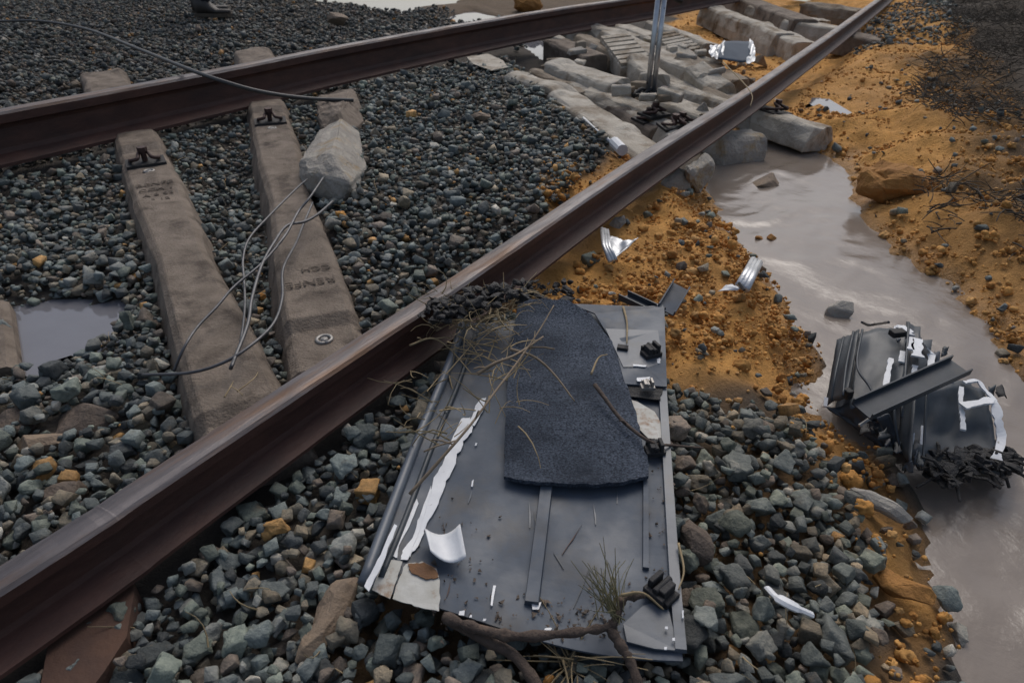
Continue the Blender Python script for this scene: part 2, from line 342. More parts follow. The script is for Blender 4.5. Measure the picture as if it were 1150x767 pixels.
def height(X, Y, fine=True):
    h = np.full(X.shape, -.06) + fbm(X, Y, 1.6, 3) * .02
    for pg, t, wd in ((Z_TRENCH, -.085, .15), (Z_BETW, -.10, .12), (Z_MID, -.012, .2), (Z_PILE, -.17, .25), (Z_BACK, .0, .3)):
        k = sstep(sdist(X, Y, pg), -wd * .5, wd * .5); h = h * (1 - k) + (t + fbm(X, Y, 2.5, 3) * .018) * k
    sb = sdist(X, Y, Z_BANK); k = sstep(sb, -.15, .35); lump = fbm(X + 3, Y, 1.3, 5) * .09
    h = h * (1 - k) + (.0 + lump + .07 * sstep(sb, .2, 1.6)) * k
    out = sstep(Y, 6.5, 9.5); h = h * (1 - .4 * out)
    s = sdist(X, Y, STREAM) + fbm(X, Y, 6, 3) * .03
    bankh = ZW + .004 + np.where(X > 0, 1, 1) * np.maximum(-s, 0) * (.42 + .30 * fbm(X, Y, 2.2, 2))
    h = np.where(s > 0, np.maximum(ZW - .01 - .5 * s, ZW - .12), np.minimum(h, bankh))
    h = np.where(s > 0, h, np.maximum(h, np.where(s > -.35, ZW + .006, -9)))
    for pg, z in PUD:
        d = sdist(X, Y, pg) + fbm(X, Y, 9, 2) * .012; k = sstep(d, -.35, 0)
        tgt = np.where(d > 0, z - .008 - .15 * np.minimum(d, .25), z + .004 - (.04 if z < -.095 and z > -.11 else .2) * d)
        h = h * (1 - k) + tgt * k
    if fine:
        oc = ochre(X, Y); pk = np.full(X.shape, -9.)
        for pg, z in PUD: pk = np.maximum(pk, sdist(X, Y, pg))
        h = h + oc * np.where(s > .03, 0, 1) * sstep(-pk, .03, .25) * (fbm(X, Y, 9, 4) * .026 + fbm(X + 1, Y + 6, 4.5, 2) * .03 * sstep(sb, -.1, .2) + np.abs(fbm(X + 4, Y + 9, 21, 3)) * .012 + (.5 - np.abs(fbm(X + 8, Y + 3, 7.5, 3))) * .045 - .02)
    return h
Z_OCH = [poly([(560, 330), (600, 300), (625, 288), (660, 262), (700, 232), (760, 190), (815, 160), (865, 270), (935, 365), (970, 405), (970, 455), (1020, 500), (1060, 540), (1076, 618), (1092, 653), (1125, 770), (1125, 900), (1010, 900), (1005, 705), (970, 650), (985, 610), (955, 555), (935, 500), (900, 450), (850, 425), (800, 430), (745, 440), (640, 360)]),
         poly([(598, 235), (625, 190), (650, 205), (690, 168), (740, 180), (690, 225), (640, 258)]),
         poly([(760, 10), (800, -10), (1010, -20), (1100, 60), (1140, 130), (1200, 330), (1150, 440), (1300, 520), (1250, 470), (1080, 380), (960, 275), (930, 195), (890, 175), (840, 170), (800, 130), (830, 90), (760, 70), (720, 30)]),
         poly([(1000, 600), (1052, 640), (1072, 690), (1098, 770), (1010, 770), (975, 690), (1005, 660)])]
def ochre(X, Y):
    k = np.full(X.shape, -9.)
    for pg in Z_OCH: k = np.maximum(k, sdist(X, Y, pg))
    return sstep(k + fbm(X + 7, Y + 2, 5, 3) * .10, -.05, .05)
XX0 = np.arange(-6.2, 6.7, .024)
yy = [.25]
while yy[-1] < 9.6: yy.append(yy[-1] + .011 + .0035 * yy[-1])
YY0 = np.array(yy)
ext = lambda a: np.concatenate([a[0] - np.array([60, 30, 14, 6, 2.5, 1, .3]), a, a[-1] + np.array([.3, 1, 2.5, 6, 14, 30, 60])])
gx, gy = ext(XX0), ext(YY0); GX, GY = np.meshgrid(gx, gy); GZ = height(GX, GY)
nx, ny = len(gx), len(gy)
idx = np.arange(nx * ny).reshape(ny, nx)
quads = np.stack([idx[:-1, :-1], idx[:-1, 1:], idx[1:, 1:], idx[1:, :-1]], -1).reshape(-1, 4)
ground = mk('ground', np.stack([GX, GY, GZ], -1).reshape(-1, 3), quads, M['ground'], kind='structure', smooth=True)
OC = ochre(GX, GY)
Z_BRUSH = poly([(1060, -40), (1080, 50), (1040, 120), (1060, 190), (1098, 290), (1165, 420), (1500, 460), (1900, -60)])
BRm = sstep(sdist(GX, GY, Z_BRUSH) + fbm(GX, GY, 2, 3) * .5, -.3, .3)
Z_MUD = poly([(640, 60), (760, 60), (850, 95), (830, 130), (740, 185), (690, 150)])
MD = sstep(sdist(GX, GY, Z_MUD), -.2, .2)
Z_BROWN = poly([(560, 40), (720, 5), (860, -20), (990, -40), (520, -40), (440, 10)])
BW = sstep(sdist(GX, GY, Z_BROWN), -.3, .3)
def lerp3(A, c, k): return A * (1 - k[..., None]) + np.array(c) * k[..., None]
tint = np.zeros(GX.shape + (3,)) + np.array([.062, .054, .046])
tint = lerp3(tint, (.13, .09, .055), BW * .8)
on = fbm(GX, GY, 3, 4)[..., None]
ocol = np.array([.52, .27, .078]) * (1 + .25 * on) + np.array([.03, .03, .03]) * np.maximum(0, -on)
tint = tint * (1 - OC[..., None]) + ocol * OC[..., None]
Z_MIX = poly([(740, 440), (900, 445), (1000, 560), (1060, 660), (1080, 800), (420, 800), (420, 660), (760, 730)])
tint = lerp3(tint, (.17, .10, .042), sstep(sdist(GX, GY, Z_MIX) + fbm(GX, GY, 5, 3) * .2, -.1, .1) * .75)
tint = lerp3(tint, (.16, .115, .07), MD * .8)
tint = lerp3(tint, (.05, .038, .026), BRm * .85)
wet = np.maximum(sstep(GZ, ZW + .045, ZW + .0) * (sdist(GX, GY, STREAM) > -.3), MD * .8)
far = (np.abs(GX) > 6.6) | (GY > 9.7) | (GY < .2)
def setattr_col(me, name, arr):
    a = me.attributes.new(name, 'FLOAT_COLOR', 'POINT'); c = np.ones((len(arr), 4), np.float32); c[:, :3] = arr; a.data.foreach_set('color', c.ravel())
tint = tint * (1 - .4 * wet[..., None])
setattr_col(ground.data, 'tint', tint.reshape(-1, 3))
wv = ground.data.attributes.new('wet', 'FLOAT', 'POINT'); wv.data.foreach_set('value', wet.ravel().astype(np.float32))

# ------------------------------------------------------------------ water
def sheet_water(name, pg, z, m, step, pad, amp=0.0):
    x0, y0 = pg.min(0) - pad; x1, y1 = pg.max(0) + pad; x1 = min(x1, 9); y0 = max(y0, -1.5)
    X, Y = np.meshgrid(np.arange(x0, x1, step), np.arange(y0, y1, step)); d = sdist(X, Y, pg); k = d > -pad
    Z = np.full(X.shape, z)
    if amp:
        a = .75; U = X * math.cos(a) + Y * math.sin(a); W = -X * math.sin(a) + Y * math.cos(a)
        wv0 = fbm(X, Y, 2.3, 2); wv_ = fbm(U * .8 + .9 * fbm(X, Y, 1.6, 2), W * 1.5 + .8 * fbm(X + 5, Y + 2, 1.3, 2), 4.2, 3) + .3 * fbm(U * 1.0 + .4 * wv0, W * 2.6, 11, 2); Z = Z + amp * wv_ * sstep(d, -.05, .12)
    i = np.arange(X.size).reshape(X.shape); f = np.stack([i[:-1, :-1], i[:-1, 1:], i[1:, 1:], i[1:, :-1]], -1)
    ok = k[:-1, :-1] | k[:-1, 1:] | k[1:, 1:] | k[1:, :-1]; f = f[ok]
    u, inv = np.unique(f.ravel(), return_inverse=True); V = np.stack([X, Y, Z], -1).reshape(-1, 3)[u]
    return mk(name, V, inv.reshape(-1, 4).astype(np.int32), m, kind='structure', smooth=True)
sheet_water('stream_water', STREAM, ZW, M['stream'], .016, .07, .008)
for pg, z in PUD: sheet_water('puddle', pg, z, M['puddle'], .06, .03)

# ------------------------------------------------------------------ rails
RD = np.array([.559, .829, 0]); RN = np.array([.829, -.559, 0])      # along the track, and across it towards the camera
PROF = [(-.070, 0), (-.070, .011), (-.012, .030), (-.008, .045), (-.008, .105), (-.014, .116), (-.035, .124), (-.036, .150), (-.028, .158), (-.012, .161),
        (.012, .161), (.028, .158), (.036, .150), (.035, .124), (.014, .116), (.008, .105), (.008, .045), (.012, .030), (.070, .011), (.070, 0)]
TOPF = {8, 9, 10, 7, 11}
EXCL = []          # footprints where no ballast lies
def rail(edge, k, kh, label, tilt=0.0):
    """edge: photo points of the near foot edge with heights"""
    pts = cat(pts3(edge), 10); n = len(pts); V = []; Fc = []; mi = []; m = len(PROF)
    for i, p in enumerate(pts):
        t = pts[min(i + 1, n - 1)] - pts[max(i - 1, 0)]; t[2] = 0; t /= np.linalg.norm(t); nn = np.array([t[1], -t[0], 0])
        c = p - nn * .07 * k
        jit = .0012 * (vnoise(np.array([i * .7]), np.array([k * 9]))[0] - .5)
        for a, b in PROF:
            a *= k; b *= kh; aa = a * math.cos(tilt) - b * math.sin(tilt); bb = a * math.sin(tilt) + b * math.cos(tilt)
            V.append(c + nn * aa + np.array([0, 0, bb + jit]))
    for i in range(n - 1):
        for j in range(m):
            q = (i * m + j, i * m + (j + 1) % m, (i + 1) * m + (j + 1) % m, (i + 1) * m + j); Fc.append(q[::-1]); mi.append(1 if j in TOPF else 0)
    Fc.append(tuple(range(m))); Fc.append(tuple(range((n - 1) * m, n * m))[::-1]); mi += [0, 0]
    nn = RN * .14 * k; EXCL.append(np.array([(p + RN * .0)[:2] for p in pts[::6]] + [(p - nn)[:2] for p in pts[::-6]]))
    o = mk('rail', V, Fc, None, label=label, cat_='rail', group='the two rails of the track', mats=[M['rust'], M['railtop']])
    o.data.polygons.foreach_set('material_index', mi); o.data.update()
    bm = bmesh.new(); bm.from_mesh(o.data); bmesh.ops.recalc_face_normals(bm, faces=bm.faces); bm.to_mesh(o.data); bm.free()
    return o
RL = rail([(-260, 252, 0), (-100, 214, 0), (0, 190, 0), (130, 159, 0), (282, 122, 0), (380, 97, 0), (470, 76, 0), (554, 57, 0), (640, 39, 0), (733, 22, 0), (860, -3, .02), (1000, -28, .02)], .95, 1.12,
          'far rail across the upper left, carried by two brown sleepers')
RR = rail([(-160, 880, 0), (-60, 808, 0), (0, 764, 0), (150, 656, 0), (200, 617, 0), (348, 505, 0), (450, 428, 0), (540, 360, 0), (676, 254, 0), (750, 198, 0), (844, 130, 0), (905, 82, 0), (962, 36, 0), (1012, -8, 0), (1040, -40, 0)], .70, .60,
          'near rail running from lower left to the top, touching the wrecked panel')

# ------------------------------------------------------------------ sleepers
def frame(a, b, roll=0.0):
    a, b = np.array(a), np.array(b); ex = (b - a) / np.linalg.norm(b - a); ey = np.cross([0, 0, 1.], ex); ey /= np.linalg.norm(ey); ez = np.cross(ex, ey)
    c, s = math.cos(roll), math.sin(roll); return ex, c * ey + s * ez, -s * ey + c * ez
def prism(a, b, stations, roll=0.0, jag=(0, 0), seed=0, amp=.0015):
    """stations: (t along the axis in metres, top width, bottom width, top z, height)"""
    ex, ey, ez = frame(a, b, roll); r = random.Random(seed); V = []; Fc = []; a = np.array(a); ns = len(stations)
    for i, (t, wt, wb, zt, hh) in enumerate(stations):
        ch = .012
        cs = [(-wb / 2, -hh), (-wb / 2 * .985, -hh * .55), (-wt / 2 - .004, -ch * 1.2), (-wt / 2 + ch, 0), (-wt * .17, .001), (wt * .17, .001), (wt / 2 - ch, 0), (wt / 2 + .004, -ch * 1.2), (wb / 2 * .985, -hh * .55), (wb / 2, -hh)]
        for k, (y, z) in enumerate(cs):
            dt = 0
            if i == 0 and jag[0]: dt = r.uniform(-1, 1) * jag[0]
            if i == ns - 1 and jag[1]: dt = r.uniform(-1, 1) * jag[1]
            V.append(a + ex * (t + dt) + ey * (y + r.uniform(-amp, amp)) + ez * (z + zt + r.uniform(-amp, amp)))
    m = 10
    for i in range(ns - 1):
        for k in range(m): Fc.append((i * m + k, i * m + (k + 1) % m, (i + 1) * m + (k + 1) % m, (i + 1) * m + k))
    Fc.append(tuple(range(m))[::-1]); Fc.append(tuple(range((ns - 1) * m, ns * m)))
    return V, Fc, (ex, ey, ez)
def weather(o, amp=.005, seed=0, chip=.5):
    """subdivide and roughen a concrete piece, with a few chipped spots"""
    bm = bmesh.new(); bm.from_mesh(o.data); bmesh.ops.triangulate(bm, faces=bm.faces)
    for L in (.10, .06): bmesh.ops.subdivide_edges(bm, edges=[e for e in bm.edges if e.calc_length() > L], cuts=1); bmesh.ops.triangulate(bm, faces=bm.faces)
    bm.normal_update(); co = np.array([v.co[:] for v in bm.verts]) + seed * 1.7; n1 = vnoise((co[:, 0] + co[:, 2]) * 11, (co[:, 1] - co[:, 2]) * 11); n2 = vnoise(co[:, 0] * 31 + co[:, 2] * 20, co[:, 1] * 31); n3 = vnoise(co[:, 0] * 7 + co[:, 2] * 9 + 40, co[:, 1] * 7 + 3)
    for k, v in enumerate(bm.verts): v.co += v.normal * (amp * (n1[k] + .6 * n2[k] - .8) - (.022 * chip * max(0, n3[k] - .68) / .32 if v.normal.z < .9 else 0))
    bm.to_mesh(o.data); bm.free()
def ring_bolt(parent, c, ez, ex, r=.016):
    ey = np.cross(ez, ex); pts = [c + ez * .002 + r * (math.cos(g) * ex + math.sin(g) * ey) for g in np.linspace(0, 2 * math.pi, 13)]
    V, Fc = join([tube(pts, .0045, 6), tube([c, c + ez * .004], r * .55, 8)]); return mk('bolt_insert', V, Fc, M['zinc'], parent, smooth=True)
def clips(parent, c, ex, ey, ez, s):
    ey = ey * .8
    """rail pad, spring clip and screw beside the rail foot; s points from the rail to this side"""
    V, Fc = box(c + ez * .004, ex, ey, ez, .05, .082, .006); mk('rail_pad', V, Fc, M['black'], parent)
    q = c + ez * .012 + ex * s * .005
    pts = [q + ey * -.06 + ex * -s * .03, q + ey * -.055 + ex * s * .02 + ez * .012, q + ey * -.03 + ex * s * .035 + ez * .02, q + ey * -.015 + ex * -s * .01 + ez * .03,
           q + ey * .015 + ex * -s * .01 + ez * .03, q + ey * .03 + ex * s * .035 + ez * .02, q + ey * .055 + ex * s * .02 + ez * .012, q + ey * .06 + ex * -s * .03]
    V, Fc = tube(cat(pts, 5), .007, 6); mk('spring_clip', V, Fc, M['clip'], parent, smooth=True)
    V, Fc = join([tube([q + ez * .0, q + ez * .038], .010, 8), tube([q + ez * .036, q + ez * .05], .017, 6)]); mk('screw', V, Fc, M['clip'], parent)
def whole_stations(st=.74, tail=.04):
    S = []
    for t in (-1.34, -1.3, -st - .28, -st - .24, -st - .1, -st + .085, -st + .115, -.45, -.2, 0, .2, .45, st - .115, st - .085, st + tail * .5, st + tail):
        u = abs(t); wt = .118 + .034 * min(1, u / .6); wb = .185 + .045 * min(1, u / .6)
        zt = -.022 if st - .1 <= u <= st + .245 else (-.004 + .004 * u / 1.3)
        S.append((t, wt, wb, zt, .20 + zt))
    return S
def text(parent, s, size, c, ex, ey, ez):
    cu = bpy.data.curves.new('lettering', 'FONT'); cu.body = s; cu.size = size; cu.align_x = 'CENTER'; cu.extrude = .0008
    o = bpy.data.objects.new('lettering_tmp', cu); COL.objects.link(o)
    me = bpy.data.meshes.new_from_object(o.evaluated_get(bpy.context.evaluated_depsgraph_get())); COL.objects.unlink(o); bpy.data.objects.remove(o)
    V = np.array([c + ex * v.co.x + ey * v.co.y + ez * v.co.z for v in me.vertices]); Fc = [tuple(p.vertices) for p in me.polygons]
    return mk('lettering', V, Fc, M['letter_shade'], parent)
def sleeper(pa, pb, zt, label, texts=(), flip=1, st=.74, tail=.04):
    A, B = P(*pa, zt), P(*pb, zt); c = (A + B) / 2; A2 = c + (A - c) / np.linalg.norm(A - c)
    V, Fc, (ex, ey, ez) = prism(c, B, whole_stations(st, tail), 0, seed=int(pa[0]))
    t = thing('railway_sleeper', (c[0], c[1], zt - .2), label, 'railway sleeper', 'brown sleepers still under the far rail')
    b = mk('concrete_body', V, Fc, M['concrete_brown'], t); bevel_obj(b, .0025, 1); weather(b, .0016, 3, .45)
    for s in (-1, 1): ring_bolt(t, c + ex * s * (st - .035) + ez * -.021, ez, ex)
    clips(t, c + ex * (-st - .075) + ez * -.022, ex, ey, ez, 1)
    for (sx, size, along) in texts:
        text(t, sx, size, c + ex * along[0] + ey * along[1] + ez * .0022, flip * np.cross(ez, ex), flip * ex * -1, ez)
    EXCL.append(np.array([(c + ex * u + ey * v)[:2] for u, v in ((-1.32, -.09), (st + tail, -.09), (st + tail, .09), (-1.32, .09))]))
    return t, ex, ey, ez, c
S1 = sleeper((167, 190), (272, 463), .02, 'brown concrete sleeper with stamped lettering near its top, left of the loose wires',
             [('RENFE', .040, (-.59, 0)), ('CCH 1', .036, (-.535, 0)), ('A 8 93', .034, (-.48, .0)), ('3 12', .032, (-.43, 0))], st=.86)
S2 = sleeper((305, 141), (361, 366), .02, 'brown concrete sleeper half buried in grey ballast beside the broken concrete block',
             [('RENFE', .042, (.64, 0)), ('CCH', .034, (.57, 0.02))], flip=-1, st=.93, tail=.07)
# a third sleeper at the left edge, and its rusty stub under the near rail
V, Fc, _ = prism(P(-26, 342, -.04), P(-22, 438, -.04), [(0, .12, .14, 0, .14), (.2, .12, .14, 0, .14), (.36, .12, .14, 0, .14)], seed=4)
mk('railway_sleeper', V, Fc, M['concrete_brown'], label='brown sleeper end at the left edge beside the still puddle', cat_='railway sleeper')
V, Fc = slab([(60, 690), (150, 652), (150, 668), (142, 715), (118, 752), (90, 790), (40, 800)], -.012, 0, .06)
mk('rusty_plate', V, Fc, M['rustplate'], label='rusty brown plate end poking out below the near rail at lower left', cat_='plate')
V, Fc, _ = prism(P(30, 100, .03), P(200, 200, .03), [(0, .2, .27, 0, .2), (.3, .2, .27, 0, .2)], seed=6)

GP = 'sleepers swept together in the far pile'
def beam(name, pa, za, pb, zb, wt, wb, hh, label, roll=0, n=6, jag=(.012, .012), m='concrete', seed=1, cut=None, sag=0, group=GP, catn='railway sleeper', fast=(), taper=False):
    A, B = P(*pa, za), P(*pb, zb); L = np.linalg.norm(B - A); S = []
    r = random.Random(seed)
    for i in range(n + 1):
        u = i / n; S.append((u * L, wt * (1 + .02 * math.sin(u * 9 + seed)), wb * (1 + .02 * math.sin(u * 7 + seed)), -sag * 4 * u * (1 - u) + r.uniform(-.002, .002), hh))
    if taper: S[-1] = (S[-1][0], wt * .35, wb * .6, -hh * .45, hh * .5); S.insert(-1, (L * .80, wt, wb, .0, hh))
    V, Fc, (ex, ey, ez) = prism(A, B, S, roll, jag, seed, .004)
    if not fast:
        o = mk(name, V, Fc, M[m], label=label, cat_=catn, group=group); bevel_obj(o, .004, 1); weather(o, .0025, seed, 1.0); return o
    t = thing(name, ((A + B) / 2 - np.array([0, 0, hh])), label, catn, group)
    o = mk('concrete_body', V, Fc, M[m], t); bevel_obj(o, .004, 1); weather(o, .0025, seed, 1.0)
    for u, y in fast: clips(t, A + ex * u * L + ey * y - ez * .006, ex, ey, ez, 1)
    return o
NP = -.02
beam('railway_sleeper', (634, 104), .01, (742, 177), -.02, .155, .21, .17, 'long grey sleeper along the ballast edge, front of the pile, by the white can', n=8, seed=2)
beam('railway_sleeper', (580, 82), .03, (640, 105), .01, .13, .19, .15, 'chipped grey sleeper piece continuing the front sleeper towards the far rail', n=4, seed=32, jag=(.03, .03))
beam('railway_sleeper', (634, 90), -.02, (782, 146), -.07, .10, .16, .15, 'narrow sleeper just behind the cracked front sleeper, pale on its top edge', seed=3, sag=.02, fast=((.72, 0), (.9, .0)))
beam('railway_sleeper', (622, 70), .04, (695, 91), .02, .15, .2, .13, 'short pale sleeper piece with rounded end, beside the white puddle', seed=4, roll=.1)
beam('railway_sleeper', (624, 44), .02, (668, 62), .0, .18, .2, .22, 'stubby rounded sleeper end nearest the far rail', seed=5, m='concrete_brown')
beam('railway_sleeper', (684, 34), .06, (800, 84), -.02, .16, .22, .2, 'big pale sleeper lying through the middle of the pile behind the metal post', seed=6, n=7)
beam('railway_sleeper', (735, 24), .03, (802, 50), .02, .14, .18, .16, 'smooth rounded sleeper just right of the metal post top', seed=8, roll=-.15)
beam('railway_sleeper', (768, 62), .02, (832, 90), -.04, .16, .2, .16, 'short broken sleeper directly below the dark blue sheet', seed=9, m='concrete_dirty')
beam('railway_sleeper', (780, 72), .02, (812, 98), -.05, .13, .16, .16, 'tapered sleeper fragment leaning below the dark blue sheet', seed=10, roll=.3)
beam('railway_sleeper', (700, 66), -.02, (848, 114), -.09, .11, .17, .15, 'long low sleeper ending at the near rail below the blue sheet', seed=11, sag=.02, n=8)
beam('railway_sleeper', (742, 90), -.05, (836, 119), -.08, .09, .16, .14, 'long thin sleeper with a bright wet top edge ending at the near rail', seed=12, n=7)
beam('railway_sleeper', (738, 108), -.04, (800, 128), -.07, .17, .2, .16, 'square ended sleeper right of the metal post foot', seed=13, fast=((.1, 0),))
beam('railway_sleeper', (680, 112), -.06, (745, 142), -.09, .14, .18, .13, 'muddy sleeper with rusty clips left of the metal post foot', seed=14, m='concrete_brown', fast=((.75, 0),))
beam('railway_sleeper', (752, 138), -.06, (776, 156), -.08, .12, .15, .13, 'small rounded sleeper stub against the near rail', seed=15, fast=((.2, 0),))
beam('railway_sleeper', (797, 6), .02, (882, 38), -.01, .16, .22, .17, 'long sleeper with a paler band lying apart at the far side of the mud', seed=16, n=7)
beam('railway_sleeper', (878, 36), -.02, (906, 48), -.03, .17, .2, .15, 'short sleeper stub just left of the near rail at the far side', seed=17)
beam('railway_sleeper', (822, -8), .05, (905, 22), .02, .2, .26, .22, 'dark sleeper behind the paler banded one', seed=18, m='concrete_brown')
beam('railway_sleeper', (885, 22), .0, (962, 34), -.02, .16, .22, .16, 'low sleeper crossing under the near rail near the top', seed=19)
beam('railway_sleeper', (940, 34), .0, (1000, 46), -.03, .22, .26, .15, 'wide brown sleeper end right of the near rail near the top', seed=20, m='concrete_brown')
beam('railway_sleeper', (842, 116), -.03, (926, 144), -.05, .15, .21, .11, 'sleeper end with empty rail seat poking out under the near rail above the stream', seed=21, roll=-.12, fast=((.36, 0),))
beam('railway_sleeper', (800, 152), -.05, (852, 148), -.06, .13, .17, .11, 'broken rough sleeper butt under the near rail at the head of the stream', seed=22, m='broken')
beam('railway_sleeper', (640, 22), .03, (720, 40), .02, .12, .18, .15, 'pale sleeper half hidden under the far rail left of the post', seed=23)
beam('railway_sleeper', (716, 64), .03, (740, 84), .0, .13, .16, .15, 'squarish sleeper chunk touching the left side of the metal post', seed=24)
for (a, b, z, lab, sd) in (((690, 40), (716, 72), .06, 'ribbed concrete block with grooves, left of the post', 25), ((742, 38), (776, 58), .04, 'long ribbed concrete piece right of the post', 26)):
    A, B = P(*a, z), P(*b, z - .06); ex, ey, ez = frame(A, B, .1); L = np.linalg.norm(B - A); parts = [box((A + B) / 2 - ez * .07, ex, ey, ez, L / 2, .10, .06)]
    for k in range(7): parts.append(box(A + ex * L * (k + .5) / 7 - ez * .002, ex, ey, ez, L / 7 * .33, .097, .012))
    t = thing('ribbed_block', ((A + B) / 2 - ez * .13), lab, 'concrete block', 'grooved concrete pieces in the far pile')
    o = mk('block', *parts[0], M['concrete'], t); bevel_obj(o, .008)
    for p in parts[1:]: mk('rib', *p, M['concrete'], t)
for k, (a, za, b, zb, wt, m_, lab) in enumerate([((655, 40), .03, (700, 60), .0, .15, 'concrete_dirty', 'dirty sleeper chunk wedged behind the ribbed block'), ((662, 98), -.02, (735, 124), -.06, .13, 'concrete', 'pale sleeper with a dipped middle between the front two'),
        ((748, 52), .02, (800, 74), -.02, .15, 'concrete', 'pale sleeper piece between the ribbed piece and the blue sheet'), ((640, 78), -.04, (690, 102), -.06, .12, 'concrete_dirty', 'low muddy piece under the rounded pale one'), ((700, 28), .04, (745, 44), .02, .15, 'concrete', 'pale sleeper piece passing behind the top of the post'),
        ((790, 100), -.06, (842, 122), -.09, .12, 'concrete_dirty', 'muddy sleeper edge close beside the near rail'), ((846, 6), .02, (925, 24), -.01, .14, 'concrete', 'narrow pale sleeper behind the banded sleeper'), ((905, 4), .02, (968, 12), .0, .16, 'concrete_dirty', 'farthest sleeper of the pile, near the top edge'),
        ((604, 78), .0, (655, 104), -.03, .10, 'concrete_dirty', 'broken edge piece leaning on the front sleeper')]):
    beam('railway_sleeper', a, za, b, zb, wt, wt + .05, .13, lab, seed=60 + k, m=m_, roll=[-.15, .1, .2, -.1, 0, .15, 0, .1, -.2][k], jag=(.03, .03))
rr = random.Random(78)
for k in range(22):
    u, v = rr.random(), rr.random(); x = 612 + 215 * u; y = 34 + 62 * v + 40 * (u - .5) + 18 * (1 - abs(u - .5) * 2); c = P(x, y, rr.uniform(-.04, .03)); a_ = rr.uniform(-.9, .5); ex = np.array([math.cos(a_), math.sin(a_), 0]); ey = np.array([-ex[1], ex[0], 0]); L_, W_, H_ = rr.uniform(.03, .075), rr.uniform(.02, .045), rr.uniform(.015, .03)
    tz = rr.gauss(0, .07); V, Fc = hull([c + ex * (i * L_ * rr.uniform(.65, 1)) + ey * (j * W_ * rr.uniform(.7, 1)) + np.array([0, 0, q * H_ * rr.uniform(.7, 1) + tz * i * L_]) for i in (-1, 1) for j in (-1, 1) for q in (-1, 1)], .004, 1, 300 + k, .005)
    mk('concrete_fragment', V, Fc, M[['concrete', 'broken', 'concrete_dirty'][k % 3]], label='small broken concrete fragment lying among the swept sleepers of the far pile', cat_='concrete fragment', group='loose fragments in the far pile')
rr = random.Random(77); parts = []
for k in range(230):
    u, v = rr.random(), rr.random(); x = 600 + 250 * u; y = 40 + 75 * v + 55 * (u - .5) * .9 + 20 * (1 - abs(u - .5) * 2)
    c = P(x, y, rr.uniform(-.16, -.10)); s_ = rr.choice([.012, .016, .022, .034])
    parts.append(hull([c + np.array([rr.gauss(0, 1), rr.gauss(0, 1), rr.gauss(0, .7)]) * s_ for _ in range(10)], .004, 0, k, .003))
mk('rubble', *join(parts), M['concrete_dirty'], kind='stuff', parent=ground)
beam('railway_sleeper', (113, 80), .085, (129, 109), .085, .19, .24, .16, 'left of two sleeper ends showing beyond the far rail', seed=90, m='concrete_brown', group='sleeper ends beyond the far rail', n=3)
beam('railway_sleeper', (282, 56), .085, (296, 76), .085, .19, .24, .16, 'right of two sleeper ends showing beyond the far rail', seed=91, m='concrete_brown', group='sleeper ends beyond the far rail', n=3)
def lump(name, lst, m, label, catn, amp=.006, seed=0, bev=.008, group=None, sub=2):
    V, Fc = hull(pts3(lst), amp, sub, seed, bev); return mk(name, V, Fc, M[m], label=label, cat_=catn, group=group, smooth=False)
# far ends of the two sleepers and broken concrete
lump('broken_block', [(383, 133, .09), (373, 174, .12), (357, 148, .04), (338, 178, .075), (333, 202, .0), (404, 148, .03), (411, 190, .03), (402, 220, -.01), (380, 230, -.01), (347, 219, -.01), (392, 205, .06), (350, 195, .08), (360, 150, -.06), (404, 155, -.06), (408, 195, -.06), (338, 205, -.06)],
     'broken', 'big pale broken concrete block with wires sticking out, on the ballast', 'concrete block', .007, 3, .005, None, 2)
lump('broken_block', [(358, 108, .06), (396, 99, .06), (402, 112, .05), (410, 138, .0), (392, 152, .02), (362, 146, .02), (356, 130, .05), (380, 125, .08), (360, 150, -.06), (400, 150, -.06), (400, 105, -.03), (360, 110, -.03)],
     'concrete_brown', 'brown broken sleeper butt under the far rail above the pale block', 'concrete block', .006, 4, .01)
lump('broken_block', [(742, 205, -.04), (752, 185, -.02), (772, 190, -.02), (776, 212, -.08), (755, 226, -.12), (742, 222, -.12), (770, 222, -.14)], 'broken', 'small rough concrete stump under the near rail, left of its larger twin', 'concrete block', .009, 6)
lump('broken_block', [(768, 185, .0), (792, 172, .0), (803, 182, -.03), (800, 202, -.1), (785, 218, -.13), (768, 215, -.13), (775, 195, .0)], 'broken', 'larger rough concrete stump under the near rail at the edge of the stream', 'concrete block', .009, 7)
lump('concrete_slab', [(522, 64, .03), (548, 60, .03), (566, 68, .02), (572, 76, .02), (552, 80, .02), (530, 72, .03), (528, 72, -.03), (560, 82, -.03)], 'concrete', 'flat grey slab on the ballast below the far rail', 'slab', .003, 8)
lump('concrete_fragment', [(690, 244, -.02), (703, 238, -.01), (706, 250, -.03), (698, 262, -.06), (685, 258, -.06), (680, 252, -.05)], 'broken', 'pale concrete fragment under the near rail above the bent grey scrap', 'concrete fragment', .006, 9)
rr = random.Random(4)
